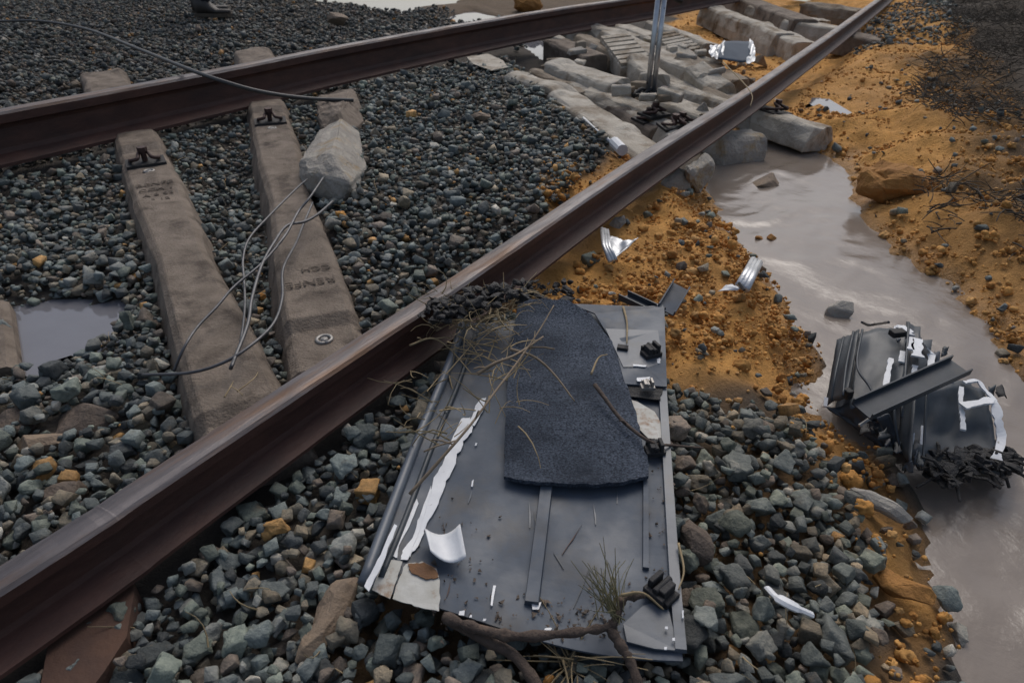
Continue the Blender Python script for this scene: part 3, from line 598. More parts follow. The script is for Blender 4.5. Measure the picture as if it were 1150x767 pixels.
for k, (x, y, z, s, m, lab) in enumerate([(665, 58, -.02, .07, 'broken', 'rough grey fragment between the two front pieces of the pile'), (728, 46, .03, .05, 'concrete', 'pale fragment beside the ribbed block'), (786, 132, -.1, .06, 'broken', 'rubble lump under the square ended sleeper'),
        (805, 128, -.1, .055, 'rock_brown', 'brown rubble lump by the near rail'), (768, 52, .03, .05, 'concrete', 'flat pale fragment left of the blue sheet'), (708, 52, .0, .05, 'concrete_brown', 'brown fragment between ribbed block and post'), (650, 84, -.03, .045, 'concrete', 'pale sliver behind the cracked front sleeper'), (838, 140, -.1, .05, 'broken', 'mud covered fragment under the near rail by the stream')]):
    c = P(x, y, z); V, Fc = hull([c + np.array([rr.gauss(0, 1), rr.gauss(0, 1), rr.gauss(0, .7)]) * s * .6 for _ in range(14)], .006, 1, k, .006)
    mk('concrete_fragment', V, Fc, M[m], label=lab, cat_='concrete fragment', group='loose fragments in the far pile')
# ------------------------------------------------------------------ wrecked panel in the foreground
def zpan(x, y): return .016 + .05 * float(sstep(np.array(y), 1.0, 1.45)) * float(sstep(np.array(x), .25, -.2)) + .007 * math.sin(x * 9) * math.cos(y * 7) + .0035 * math.sin(x * 23 + 2 * math.sin(y * 11)) * math.sin(y * 17 + 1)
PC = [(516, 366), (746, 342), (767, 737), (409, 658)]       # outline corners in the photo
pbase = P(590, 540, 0)
panel = thing('wrecked_panel', (pbase[0], pbase[1], 0), 'large blue grey metal panel with peeled white paint lying against the near rail', 'metal panel')
def panfn(u, v):
    l = (516 + (409 - 516) * v + 8 * math.sin(v * 3.1), 366 + (658 - 366) * v); r = (746 + (767 - 746) * v - 3 * math.sin(v * 3.1), 342 + (737 - 342) * v)
    x = l[0] + (r[0] - l[0]) * u; y = l[1] + (r[1] - l[1]) * u
    y += v * (16 * math.sin(u * math.pi * .9) - 4 * math.sin(u * 6.3)) - 0
    p = P(x, y, zpan); p[2] += .012 * max(0, (.16 - u) / .16) ** 2; return p
V, Fc = gridsheet(panfn, 40, 44, .003); mk('sheet', V, Fc, M['sheet'], panel, smooth=False)
V, Fc = tube([P(a, b, lambda x, y: zpan(x, y) + .016) for a, b in cat([(520, 366), (498, 425), (470, 492), (440, 570), (408, 655)], 5)], .0085, 8); mk('edge_tube', V, Fc, M['sheet_light'], panel, smooth=True)
V, Fc = tube([P(a, b, lambda x, y: zpan(x, y) + .008) for a, b in cat([(534, 376), (512, 438), (486, 500), (456, 580), (428, 648)], 5)], .0045, 6); mk('fold_line', V, Fc, M['sheet_dark'], panel, smooth=True)
def bar(name, pts, wd, hh, m, parent, zf=zpan, off=0.0):
    pp = [P(a, b, lambda x, y: zf(x, y) + off) for a, b in cat(pts, 6)]; V = []; Fc = []
    for i, p in enumerate(pp):
        t = pp[min(i + 1, len(pp) - 1)] - pp[max(i - 1, 0)]; t /= np.linalg.norm(t); s = np.cross(t, [0, 0, 1]); s /= np.linalg.norm(s)
        for a, b in ((-1, 0), (-.86, 1), (.86, 1), (1, 0)): V.append(p + s * a * wd / 2 + np.array([0, 0, b * hh]))
    for i in range(len(pp) - 1):
        for k in range(4): Fc.append((i * 4 + k, i * 4 + (k + 1) % 4, i * 4 + 4 + (k + 1) % 4, i * 4 + 4 + k)[::-1])
    Fc.append((0, 1, 2, 3)); Fc.append(tuple(range(len(V) - 4, len(V)))[::-1]); return mk(name, V, Fc, M[m], parent)
bar('stiffener_bar', [(614, 545), (606, 610), (597, 680)], .020, .009, 'sheet', panel)
bar('stiffener_bar', [(725, 535), (725, 590), (725, 640)], .009, .006, 'sheet', panel)
bar('edge_flange', [(741, 345), (744, 440), (750, 540), (757, 650), (764, 733)], .016, .008, 'sheet_light', panel)
def pz(o=0.0): return lambda x, y: zpan(x, y) + o
def decal(name, pts, m, off=.0016, n=4, amp=1.0, seed=0, parent=None, zf=None):
    V, Fc = slab(rough(pts, n, amp, seed), (lambda x, y: zpan(x, y) + off) if zf is None else zf, 0, .0012); return mk(name, V, Fc, M[m], parent or panel)
decal('paint_streak', [(518, 470), (528, 468), (530, 485), (520, 495), (512, 520), (500, 545), (490, 570), (478, 592), (470, 612), (461, 625), (458, 618), (468, 590), (480, 560), (494, 525), (505, 500)], 'paint', .005, 5, 1.3, 1)
decal('paint_streak', [(538, 450), (546, 446), (542, 462), (533, 478), (526, 474)], 'paint', .005, 4, 1.2, 2)
decal('paint_streak', [(484, 545), (485, 550), (476, 580), (466, 608), (458, 628), (450, 628), (452, 618), (466, 600), (474, 572)], 'paint', .006, 4, .7, 3)
decal('paint_streak', [(468, 560), (470, 565), (460, 590), (448, 612), (446, 626), (441, 624), (445, 606), (456, 582)], 'paint', .007, 4, .7, 4)
decal('paint_streak', [(443, 588), (446, 590), (430, 632), (414, 664), (409, 658), (424, 628)], 'paint', .027, 5, .8, 5)
decal('bare_corner', [(434, 628), (452, 630), (446, 650), (438, 672), (418, 662), (424, 645)], 'paint_dirty', .008, 4, .6, 6)
decal('bare_corner', [(456, 633), (474, 630), (490, 638), (494, 652), (493, 686), (465, 680), (441, 672), (448, 650)], 'paint_dirty', .006, 5, .8, 7)
decal('rust_stain', [(458, 633), (476, 631), (490, 640), (493, 648), (478, 650), (462, 643)], 'rustpaint', .008, 5, 1.0, 8)
for i, p in enumerate([[(554, 657), (557, 657), (553, 680), (551, 679)], [(597, 676), (608, 676), (605, 684), (598, 684)], [(516, 686), (522, 685), (521, 691), (515, 690)], [(528, 690), (530, 690), (530, 693), (527, 693)], [(543, 694), (546, 694), (545, 697), (542, 697)], [(612, 705), (620, 705), (617, 709), (611, 708)],
        [(747, 703), (750, 703), (750, 706), (747, 706)], [(755, 716), (758, 716), (758, 719), (755, 719)], [(746, 726), (749, 726), (749, 729), (746, 729)], [(766, 685), (768, 685), (768, 694), (766, 694)], [(534, 497), (536, 497), (535, 500), (533, 500)], [(530, 540), (532, 538), (531, 546), (529, 546)]]):
    decal('paint_chip', p, 'paint', .004 if i < 6 or i > 9 else .012, 2, .4, 20 + i)
for k in range(14):
    x = random.uniform(490, 735); y = random.uniform(548, 690); a = random.gauss(1.5, .35); L_ = random.uniform(8, 46); dx, dy = math.cos(a) * L_, -math.sin(a) * L_
    if y + dy < 545: continue
    decal('scratch', [(x, y), (x + .7, y), (x + dx * .5 + 1.4, y + dy * .5), (x + dx, y + dy), (x + dx * .5, y + dy * .5)], ['sheet_light', 'sheet_dark', 'rust'][k % 3], .0012 + .0001 * k, 2, .3, 100 + k)
# corner fold and upper right plate
V, Fc = slab([(700, 700), (722, 680), (748, 672), (762, 730), (735, 728), (704, 720)], pz(.006), 0, .003); mk('folded_corner', V, Fc, M['sheet_light'], panel)
V, Fc = slab([(640, 341), (746, 345), (749, 434), (702, 431), (690, 388), (668, 352)], pz(.014), 0, .003); mk('upper_plate', V, Fc, M['sheet'], panel)
V, Fc = slab([(680, 369), (739, 371), (742, 392), (742, 412), (700, 412), (688, 386)], pz(.0165), 0, .002); mk('pale_patch', V, Fc, M['sheet_light'], panel)
V, Fc = slab(rough([(706, 448), (716, 451), (735, 462), (746, 480), (747, 494), (728, 492), (714, 478)], 3, .8, 31), pz(.0055), 0, .0015); mk('pale_patch', V, Fc, M['paint_dirty'], panel)
V, Fc = slab(rough([(704, 431), (745, 435), (742, 449), (706, 445)], 3, 1, 32), pz(.010), 0, .002); mk('torn_opening_shade', V, Fc, M['char'], panel)  # black plate laid on the sheet, painted shade of the torn opening
def bracket(c, sc, label, ang, m='black', seed=0):
    r = random.Random(seed); ex = np.array([math.cos(ang), math.sin(ang), 0]); ey = np.array([-ex[1], ex[0], 0]); ez = np.array([0, 0, 1.]); c = np.array(c)
    parts = [box(c + ez * .004 * sc, ex, ey, ez, .016 * sc, .011 * sc, .004 * sc), box(c + ex * .009 * sc + ez * .014 * sc, ex, ey, ez, .003 * sc, .010 * sc, .009 * sc), box(c - ex * .006 * sc + ez * .012 * sc, ex, ey, ez, .004 * sc, .010 * sc, .007 * sc), tube([c - ey * .013 * sc + ez * .016 * sc, c + ey * .013 * sc + ez * .016 * sc], .004 * sc, 8), box(c + ey * .013 * sc + ez * .008 * sc, ex, ey, ez, .012 * sc, .003 * sc, .006 * sc)]
    V, Fc = join(parts); o = mk('bracket', V, Fc, M[m], panel, label=label); bevel_obj(o, .0008 * sc, 1); return o
bracket(P(731, 399, pz(.017)), 1.15, 'upper black plastic bracket', .4, 'black', 1)
bracket(P(735, 508, pz(.006)), 1.0, 'middle black bracket beside the mat', .1, 'black', 2)
bracket(P(742, 668, pz(.004)), 1.25, 'lower black bracket near the folded corner', 2.3, 'black', 3)
bracket(P(727, 436, pz(.017)), .8, 'small pale metal bracket on the torn edge', .05, 'zinc', 4)
V, Fc = slab([(694, 386), (706, 388), (705, 392), (693, 390)], pz(.024), 0, .007); mk('bracket', V, Fc, M['black'], panel)
for i, p in enumerate([[(709, 401), (719, 400), (719, 403), (710, 404)], [(711, 409), (726, 410), (725, 412), (711, 411)], [(738, 403), (741, 402), (741, 408), (738, 407)], [(715, 424), (730, 423), (728, 429), (716, 428)]]): decal('paint_chip', p, 'paint', .0185, 3, .5, 50 + i)
# mat lying on the panel
MATP = rough([(583, 335), (612, 332), (640, 335), (648, 341), (664, 353), (690, 388), (695, 404), (704, 432), (716, 468), (722, 500), (729, 521), (728, 534), (700, 541), (665, 544), (625, 542), (590, 540), (566, 534), (567, 490), (569, 440), (573, 390)], 6, .8, 71)
def zmat(x, y): return zpan(x, y) + .017 + .004 * math.sin(x * 14 + y * 8) + .05 * float(sstep(np.array(y), 1.25, 1.45))
V, Fc = slab([(a + random.uniform(-.5, .5), b + random.uniform(-.5, .5)) for a, b in MATP], zmat, 0, .007)
mk('felt_mat', V, Fc, M['felt'], label='dark speckled felt mat lying on the blue grey panel', cat_='mat')
# curled white flake
FC_ = [(479, 607), (517, 606), (524, 643), (486, 637)]
def flake(u, v):
    q = bil(FC_, u, v); p = P(q[0], q[1], zpan); p[2] += .012 + .022 * (u - .45) ** 2 * 3 + .008 * v * (1 - u); return p
V, Fc = gridsheet(flake, 8, 8, .0015); mk('paint_flake', V, Fc, M['paint'], label='curled white flake of paint lying on the lower left of the panel', cat_='flake', smooth=True)
# dark channel offcut behind the panel
A = P(700, 334, .0); B = P(742, 352, .01); C_ = P(764, 322, .03)
ch = thing('channel_offcut', (B[0], B[1], -.04), 'dark folded metal channel offcut lying behind the top right corner of the panel', 'metal offcut')
def chan(name, A, B, wd, hh, m, parent, roll=0):
    ex, ey, ez = frame(A, B, roll); parts = [box((A + B) / 2, ex, ey, ez, np.linalg.norm(B - A) / 2, wd / 2, .0015), box((A + B) / 2 + ey * wd / 2 + ez * hh / 2, ex, ey, ez, np.linalg.norm(B - A) / 2, .0015, hh / 2 + .0015), box((A + B) / 2 - ey * wd / 2 + ez * hh / 2, ex, ey, ez, np.linalg.norm(B - A) / 2, .0015, hh / 2 + .0015)]
    return mk(name, *join(parts), M[m], parent)
chan('arm', A, B + np.array([.0, 0, -.004]), .03, .012, 'sheet_dark', ch); chan('end_piece', P(747, 350, .012), C_, .04, .012, 'sheet', ch, .3)

# ------------------------------------------------------------------ second wreck in the stream
wb = P(1030, 450, -.16)
wk = thing('crumpled_wreck', (wb[0], wb[1], -.2), 'crumpled dark panel wreck with white painted edges lying in the muddy stream', 'wreck')
def wz(a, b, z0, z1, ax=1):
    """height that runs from z0 at photo row a to z1 at row b, taken on the ground"""
    ya, yb = P(1030, a, -.1)[1], P(1030, b, -.1)[1]
    return lambda x, y: z0 + (z1 - z0) * (y - yb * 0 - ya) / (yb - ya)
def crum(name, c, z, m, nu=12, nv=14, amp=.008, seed=0, th=.003, parent=wk):
    """c: four photo corners, z: their heights"""
    cc = [np.array([a, b, q]) for (a, b), q in zip(c, z)]
    def fn(u, v):
        q = bil(cc, u, v); p = P(q[0], q[1], q[2]); k = amp * (2 * vnoise(np.array([u * 3.2 + seed]), np.array([v * 3.2 + seed * 2.7]))[0] - 1) + amp * .9 * (2 * abs(vnoise(np.array([u * 2.1 + v + seed * 3]), np.array([v * 1.7 - u + seed]))[0] - .5) - .5)
        e = amp * .6 * (vnoise(np.array([u * 14 + seed]), np.array([v * 14.]))[0] - .5)
        return p + np.array([e, e, k])
    V, Fc = gridsheet(fn, nu, nv, th); o = mk(name, V, Fc, M[m], parent, smooth=amp < .02); return o
crum('side_flange', [(940, 381), (964, 371), (951, 443), (927, 454)], [-.06, -.03, -.05, -.11], 'sheet_dark', 6, 12, .005, 1)
crum('dented_sheet', [(964, 371), (1022, 362), (1012, 442), (955, 458)], [-.035, -.02, -.04, -.07], 'sheet_dark', 14, 16, .012, 2)
crum('under_sheet', [(950, 388), (1046, 384), (1034, 505), (938, 460)], [-.09, -.07, -.13, -.14], 'sheet_dark', 10, 10, .010, 9)
crum('under_sheet', [(1004, 425), (1090, 428), (1130, 535), (1000, 508)], [-.08, -.08, -.15, -.15], 'sheet_dark', 10, 10, .012, 10)
crum('lower_sheet', [(927, 453), (975, 452), (1008, 500), (985, 505)], [-.10, -.07, -.12, -.15], 'sheet_dark', 10, 10, .012, 3)
crum('spine_strip', [(1018, 362), (1034, 366), (1022, 520), (1008, 498)], [-.0, .0, -.06, -.10], 'sheet_dark', 5, 16, .006, 4)
crum('torn_strip', [(1034, 378), (1053, 404), (1034, 425), (1024, 426)], [-.03, -.08, -.06, -.03], 'sheet_dark', 6, 8, .008, 5)
crum('dark_sheet', [(1022, 436), (1106, 430), (1127, 530), (1022, 524)], [-.04, -.06, -.12, -.11], 'sheet_dark', 18, 18, .018, 6)
crum('torn_tongue', [(985, 470), (1000, 462), (1012, 502), (1004, 498)], [-.06, -.05, -.13, -.13], 'sheet', 5, 8, .006, 7)
def wdecal(pts, zc, seed, m='paint', n=4, amp=.8):
    g = lambda x, y: zc
    V, Fc = slab(rough([(a, b) for a, b, z in pts], n, amp, seed), zc, 0, .002)
    # follow the given heights
    return mk('paint_edge', V, Fc, M[m], wk)
def wstrip(lst, wd, seed, m='paint', off=.007):
    pp = [P(a, b, z + off) for a, b, z in cat(lst, 5)]; r = random.Random(seed); V = []; Fc = []
    for i, p in enumerate(pp):
        t = pp[min(i + 1, len(pp) - 1)] - pp[max(i - 1, 0)]; t /= np.linalg.norm(t); s = np.cross(t, [0, 0, 1]); k = wd * r.choice([.75, .9, 1, 1.15, 1.25]) / 2
        for a, b in ((-1, 0), (1, 0), (1, -.004), (-1, -.004)): V.append(p + s * a * k + np.array([0, 0, b]))
    for i in range(len(pp) - 1):
        for k in range(4): Fc.append((i * 4 + k, i * 4 + (k + 1) % 4, i * 4 + 4 + (k + 1) % 4, i * 4 + 4 + k))
    Fc += [(3, 2, 1, 0), tuple(range(len(V) - 4, len(V)))]; return mk('paint_edge', V, Fc, M[m], wk)
wstrip([(1001, 402, -.03), (997, 420, -.035), (994, 438, -.04)], .010, 1)
wstrip([(1014, 394, -.02), (1013, 406, -.025)], .014, 2)
wstrip([(1022, 378, -.0), (1023, 392, -.0)], .012, 3)
wstrip([(1031, 380, .0), (1030, 392, .0), (1031, 400, .0)], .02, 4)
wstrip([(1040, 388, -.04), (1046, 398, -.06), (1045, 414, -.06)], .016, 5)
wstrip([(1028, 410, -.02), (1026, 424, -.03)], .010, 6)
wstrip([(1004, 369, -.02), (1014, 367, -.01), (1018, 375, -.01)], .028, 7)
wstrip([(1080, 434, -.05), (1079, 452, -.06), (1081, 466, -.07), (1082, 482, -.08)], .009, 8)
wstrip([(1081, 455, -.055), (1098, 452, -.055), (1116, 450, -.055), (1121, 470, -.07), (1125, 492, -.09), (1120, 512, -.10), (1118, 524, -.11)], .017, 9)
wstrip([(1083, 429, -.05), (1098, 427, -.05), (1106, 437, -.055), (1119, 450, -.06)], .008, 10)
wstrip([(1037, 478, -.08), (1036, 498, -.09), (1034, 512, -.10)], .007, 11)
wstrip([(1026, 486, -.07), (1024, 502, -.09)], .006, 12)
wstrip([(928, 446, -.10), (927, 456, -.11)], .009, 13)
wstrip([(1072, 428, -.05), (1064, 426, -.05)], .008, 14)
A, B = P(967, 462, .0), P(1078, 412, .02); chan('cross_beam', A, B, .043, .012, 'sheet_dark', wk, .15)
V, Fc = tube(cat(pts3([(968, 362, -.1), (975, 365, -.13), (985, 364, -.12), (998, 362, -.05)]), 6), .0035, 5); mk('strap', V, Fc, M['cable'], wk)
for k in range(3): V, Fc = tube(pts3([(965 + 6 * k, 478 - 4 * k, -.03), (980 + 6 * k, 468 - 3 * k, -.02)]), .003, 5); mk('torn_wire', V, Fc, M['zinc'], wk)
V, Fc = box(P(952, 442, -.05), np.array([.9, .3, 0]), np.array([-.3, .9, 0]), np.array([0, 0, 1.]), .008, .009, .010); o = mk('hinge_block', V, Fc, M['black'], wk); bevel_obj(o, .003)
V, Fc = box(P(1008, 374, .0), np.array([.98, .2, 0]), np.array([-.2, .98, 0]), np.array([0, 0, 1.]), .016, .010, .007); o = mk('latch_box', V, Fc, M['black'], wk); bevel_obj(o, .003)
for pts in ([(947, 380, -.045), (938, 420, -.05), (933, 452, -.085)], [(958, 374, -.02), (950, 412, -.035), (946, 446, -.05)], [(968, 372, -.02), (962, 412, -.03), (976, 436, -.04), (990, 462, -.05)], [(1020, 364, .012), (1016, 420, -.01), (1012, 470, -.03)], [(1006, 432, -.02), (1004, 470, -.05), (1010, 505, -.09)], [(1040, 440, -.03), (1038, 480, -.06), (1036, 520, -.09)]):
    V, Fc = tube([p + np.array([0, 0, .004]) for p in cat(pts3(pts), 6)], .0026, 6); mk('seam', V, Fc, M['sheet_dark'], wk, smooth=True)
rr = random.Random(19)
for k in range(16):
    x, y = [(985, 480), (1000, 495), (1012, 512), (968, 470), (1050, 396), (1010, 372), (1118, 440), (1030, 515)][k % 8]; x += rr.uniform(-9, 9); y += rr.uniform(-7, 7); z = rr.uniform(-.10, -.04); w_ = rr.uniform(4, 10)
    crum('torn_strip', [(x, y), (x + w_, y + rr.uniform(-4, 3)), (x + w_ + rr.uniform(-3, 6), y + rr.uniform(6, 16)), (x + rr.uniform(-3, 3), y + rr.uniform(5, 18))], [z, z + rr.uniform(-.02, .03), z + rr.uniform(-.03, .02), z], ['sheet_dark', 'sheet', 'black'][k % 3], 3, 4, .006, 40 + k, .0015)
# charred clump at its foot
rr = random.Random(9); parts = []
for k in range(190):
    u = rr.random(); x = 1042 + 100 * u + rr.uniform(-6, 6); y = 508 + 8 * math.sin(u * 7) + rr.uniform(-10, 18) - 4 * u
    c = P(x, y + 9, -.13 + rr.uniform(0, .04)); s = rr.uniform(.004, .012)
    V, Fc = hull([c + np.array([rr.gauss(0, 1), rr.gauss(0, 1), rr.gauss(0, .6)]) * s for _ in range(9)], .003, 0, k, .002); parts.append((V, Fc))
for k in range(26):
    c = P(1045 + 95 * rr.random(), 510 + 26 * rr.random(), -.10); d = np.array([rr.gauss(0, .016), rr.gauss(0, .016), rr.gauss(.0, .008)]); parts.append(tube([c, c + d + [0, 0, .008], c + 2 * d], .003, 5))
mk('burnt_clump', *join(parts), M['char'], label='black charred clump of debris at the foot of the crumpled wreck', cat_='debris', kind='stuff')

# ------------------------------------------------------------------ other wreckage
t = thing('bent_scrap', P(690, 280, -.05), 'bent grey metal scrap with ridged edge on the ochre earth below the near rail', 'metal scrap')
crum('sheet', [(680, 262), (706, 272), (716, 268), (688, 294)], [.01, .0, .02, -.02], 'alu', 10, 10, .010, 8, .002, t)
for k in range(3): V, Fc = tube(pts3([(676 + 3 * k, 257 + k, .0), (678 + 3.4 * k, 276 + k, .005), (685 + 3.2 * k, 294 - k, -.015)]), .006, 6); mk('ridge', V, Fc, M['alu'], t, smooth=True)
t = thing('profile_offcut', P(835, 318, -.10), 'silver aluminium profile offcut with torn white end on the earth by the stream', 'metal scrap')
for k in range(3): V, Fc = tube(pts3([(850 + 3.4 * k - 4, 292 + 1.6 * k, -.03), (834 + 4 * k - 4, 320 + 2.4 * k, -.02)]), .010, 7); mk('profile', V, Fc, M['alu'], t, smooth=True)
crum('torn_end', [(806, 326), (820, 318), (832, 322), (828, 327)], [-.03, -.025, -.015, -.03], 'paint', 6, 5, .004, 3, .0015, t)
V, Fc = tube(pts3([(830, 318, -.01), (836, 326, -.015)]), .004, 5); mk('torn_edge', V, Fc, M['black'], t)
t = thing('metal_rod', P(670, 150, -.02), 'thin pale metal rod lying by the cracked front sleeper', 'rod')
V, Fc = tube(pts3([(655, 133, -.0), (672, 148, .0), (687, 161, .0)]), [.007, .004, .009], 7); mk('rod', V, Fc, M['alu'], t, smooth=True)
V, Fc = tube(pts3([(690, 160, .01), (699, 169, .01)]), .022, 10); mk('tin_can', V, Fc, M['paint'], label='small white can lying at the end of the thin rod', cat_='can')
# post standing by the far rail
pb = P(731, 107, -.05); t = thing('metal_post', pb, 'shiny two tube metal post standing in front of the far rail', 'metal post')
up = lambda p, h: np.array([p[0], p[1], p[2] + h])
for dx, h in ((-.018, .62), (.013, .62)):
    b = pb + np.array([dx, 0, 0]); V, Fc = tube([b, up(b, .2), up(b + np.array([.006, .0, 0]), h)], .0135, 12); mk('tube', V, Fc, M['chrome'], t, smooth=True)
for dx in (-.05, 0, .05): V, Fc = tube(cat([pb + np.array([dx - .05, -.03, .0]), pb + np.array([dx, .0, .03]), pb + np.array([dx + .05, .02, .0])], 5), .011, 6); mk('clamp', V, Fc, M['black'], t, smooth=True)
V, Fc = box(pb + np.array([0, 0, .008]), np.array([1., 0, 0]), np.array([0, 1., 0]), np.array([0, 0, 1.]), .09, .05, .008); mk('foot_plate', V, Fc, M['black'], t)
V, Fc = tube(cat([pb + np.array([-.12, .1, .46]), pb + np.array([0, .03, .49]), pb + np.array([.12, .08, .44])], 6), .014, 7); mk('cross_clamp', V, Fc, M['black'], t, smooth=True)
t = thing('dark_blue_sheet', P(820, 62, .0), 'dark blue sheet with crumpled silver edges lying on the far pile', 'metal sheet')
crum('sheet', [(812, 46), (845, 46), (843, 71), (806, 66)], [.08, .05, .0, .04], 'blueglass', 8, 8, .004, 2, .003, t)
crum('crumpled_edge', [(797, 53), (814, 44), (812, 62), (796, 64)], [.06, .10, .05, .03], 'alu', 8, 8, .03, 4, .002, t)
crum('crumpled_edge', [(842, 44), (848, 50), (848, 68), (838, 74)], [.07, .06, .03, .0], 'alu', 5, 10, .02, 6, .002, t)
# cable and wires
V, Fc = tube(cat(pts3([(-60, 22, .05), (0, 24, .10), (45, 24, .13), (97, 33, .15), (157, 56, .19), (209, 77, .215), (251, 92, .20), (296, 104, .15), (348, 111, .09), (397, 113, .07)]), 8), .0085, 7)
mk('cable', V, Fc, M['cable'], label='thick dark cable draped over the far rail', cat_='cable', smooth=True)
WR = [([(345, 202, .06), (334, 211, .085), (302, 243, .09), (280, 268, .08), (273, 291, .07), (274, 313, .06), (275, 345, .05), (270, 385, .05), (260, 412, .06)], 'leftmost bent steel wire from the broken block, bowing left', .0042),
      ([(363, 200, .14), (348, 222, .12), (335, 238, .10), (322, 262, .09), (308, 280, .08)], 'short straight steel wire at the face of the broken block', .0050),
      ([(374, 226, .06), (358, 240, .07), (342, 249, .08), (322, 254, .09), (307, 274, .09), (294, 298, .08), (283, 335, .07), (278, 365, .06), (259, 414, .055)], 'thick pale steel wire curving down to the lettered sleeper', .0055),
      ([(351, 228, .05), (340, 254, .05), (333, 272, .05), (318, 302, .06), (317, 335, .06), (306, 365, .06), (275, 393, .06), (244, 410, .05), (209, 419, .04), (160, 421, .02)], 'long looping steel wire that ends left of the lettered sleeper', .0046),
      ([(312, 276, .09), (293, 297, .08), (263, 322, .07), (244, 344, .06), (222, 367, .05), (207, 390, .04), (195, 417, .0)], 'dark steel wire crossing the lettered sleeper diagonally', .0044)]
for pts, lab, r in WR: V, Fc = tube(cat(pts3(pts), 8), r * .7, 6); mk('steel_wire', V, Fc, M['wire'], label=lab, cat_='wire', group='steel wires from the broken block', smooth=True)
V, Fc = slab([(64, 404), (80, 399), (96, 407), (95, 416), (80, 411)], -.085, 0, .003); mk('plastic_scrap', V, Fc, M['black'], label='small black plastic scrap sticking out of the still puddle', cat_='scrap')
V, Fc = tube(cat(pts3([(862, 660, .0), (872, 670, .012), (890, 680, .014), (912, 690, .0)]), 5), [.005] * 6 + [.009] * 6 + [.006] * 4, 7, flat=.6); mk('white_shard', V, Fc, M['paint'], label='slim white shard lying among the stones at lower right', cat_='shard')
for k, (x, y, r0, m, lab) in enumerate([(938, 351, .022, 'rock_pale', 'small stone standing out of the stream above the wreck'), (862, 206, .03, 'rock_tan', 'muddy lump standing in the upper stream'), (852, 267, .012, 'rock_orange', 'left small orange clod in the stream'), (868, 267, .011, 'rock_orange', 'right small orange clod in the stream')]):
    c = P(x, y, -.158); V, Fc = hull([c + np.array([rr.gauss(0, 1) * 1.1, rr.gauss(0, .8), rr.gauss(0, .7)]) * r0 for _ in range(24)], .003, 1, k, .003); mk('stone', V, Fc, M[m], label=lab, cat_='stone')

# ------------------------------------------------------------------ named rocks
def rock(x, y, z, rx, ry, rz, ang, m, label, seed, amp=.006, name='rock'):
    r = random.Random(seed); c = P(x, y, z); ca, sa = math.cos(ang), math.sin(ang); pts = []
    for _ in range(26 if name == 'rock' else 70):
        v = np.array([r.gauss(0, 1), r.gauss(0, 1), r.gauss(0, 1)]); v /= np.linalg.norm(v); v *= r.uniform(.82, 1.05) * np.array([rx, ry, rz]); pts.append(c + np.array([v[0] * ca - v[1] * sa, v[0] * sa + v[1] * ca, v[2]]))
    V, Fc = hull(pts, amp, 1, seed, .005); mk(name, V, Fc, M[m], label=label, cat_='rock')
    EXCL.append(np.array([(c[0] + math.cos(g) * rx * .9 * ca - math.sin(g) * ry * .9 * sa, c[1] + math.cos(g) * rx * .9 * sa + math.sin(g) * ry * .9 * ca) for g in np.linspace(0, 2 * math.pi, 9)[:-1]]))
rock(92, 476, -.05, .072, .05, .036, .2, 'rock_brown', 'large brown rock beside the gap left of the near rail, above the bottom left', 1)
rock(50, 500, -.05, .048, .034, .03, .1, 'rock_tan', 'rounded tan grey rock just left of the large brown rock', 2)
rock(12, 478, -.05, .05, .04, .03, -.2, 'rock_brown', 'brown rock at the left edge next to the rounded tan one', 3)
rock(72, 560, -.05, .045, .028, .03, 1.2, 'rock_brown', 'upright brown rock on the ballast left of the near rail', 4)
rock(372, 690, -.03, .024, .075, .022, -.25, 'rock_tan', 'long tan rock lying below the near rail left of the panel', 5)
rock(780, 608, -.02, .025, .045, .03, .2, 'rock_brown', 'dark brown rock touching the right edge of the panel', 6)
rock(988, 566, -.085, .06, .02, .018, -.75, 'rock_pale', 'long pale flat rock on the ochre edge above the stream', 7)
rock(1003, 206, -.07, .13, .10, .075, .2, 'rock_orange', 'large rounded ochre boulder on the far bank of the stream', 8, .016, 'boulder')
rock(592, 6, .0, .15, .10, .10, .1, 'rock_orange', 'ochre boulder behind the far rail at the top', 9, .018, 'boulder')
rock(540, 131, .02, .05, .028, .02, -.3, 'rock_tan', 'pale tan stone lying on the grey ballast between the rails', 10)
rock(378, 22, .06, .12, .07, .06, -.6, 'rock_tan', 'tan rock on the ballast behind the far rail', 11)
rock(1015, 660, -.10, .05, .03, .02, -.5, 'rock_orange', 'ochre clay slab at the lower right edge of the stones', 12)

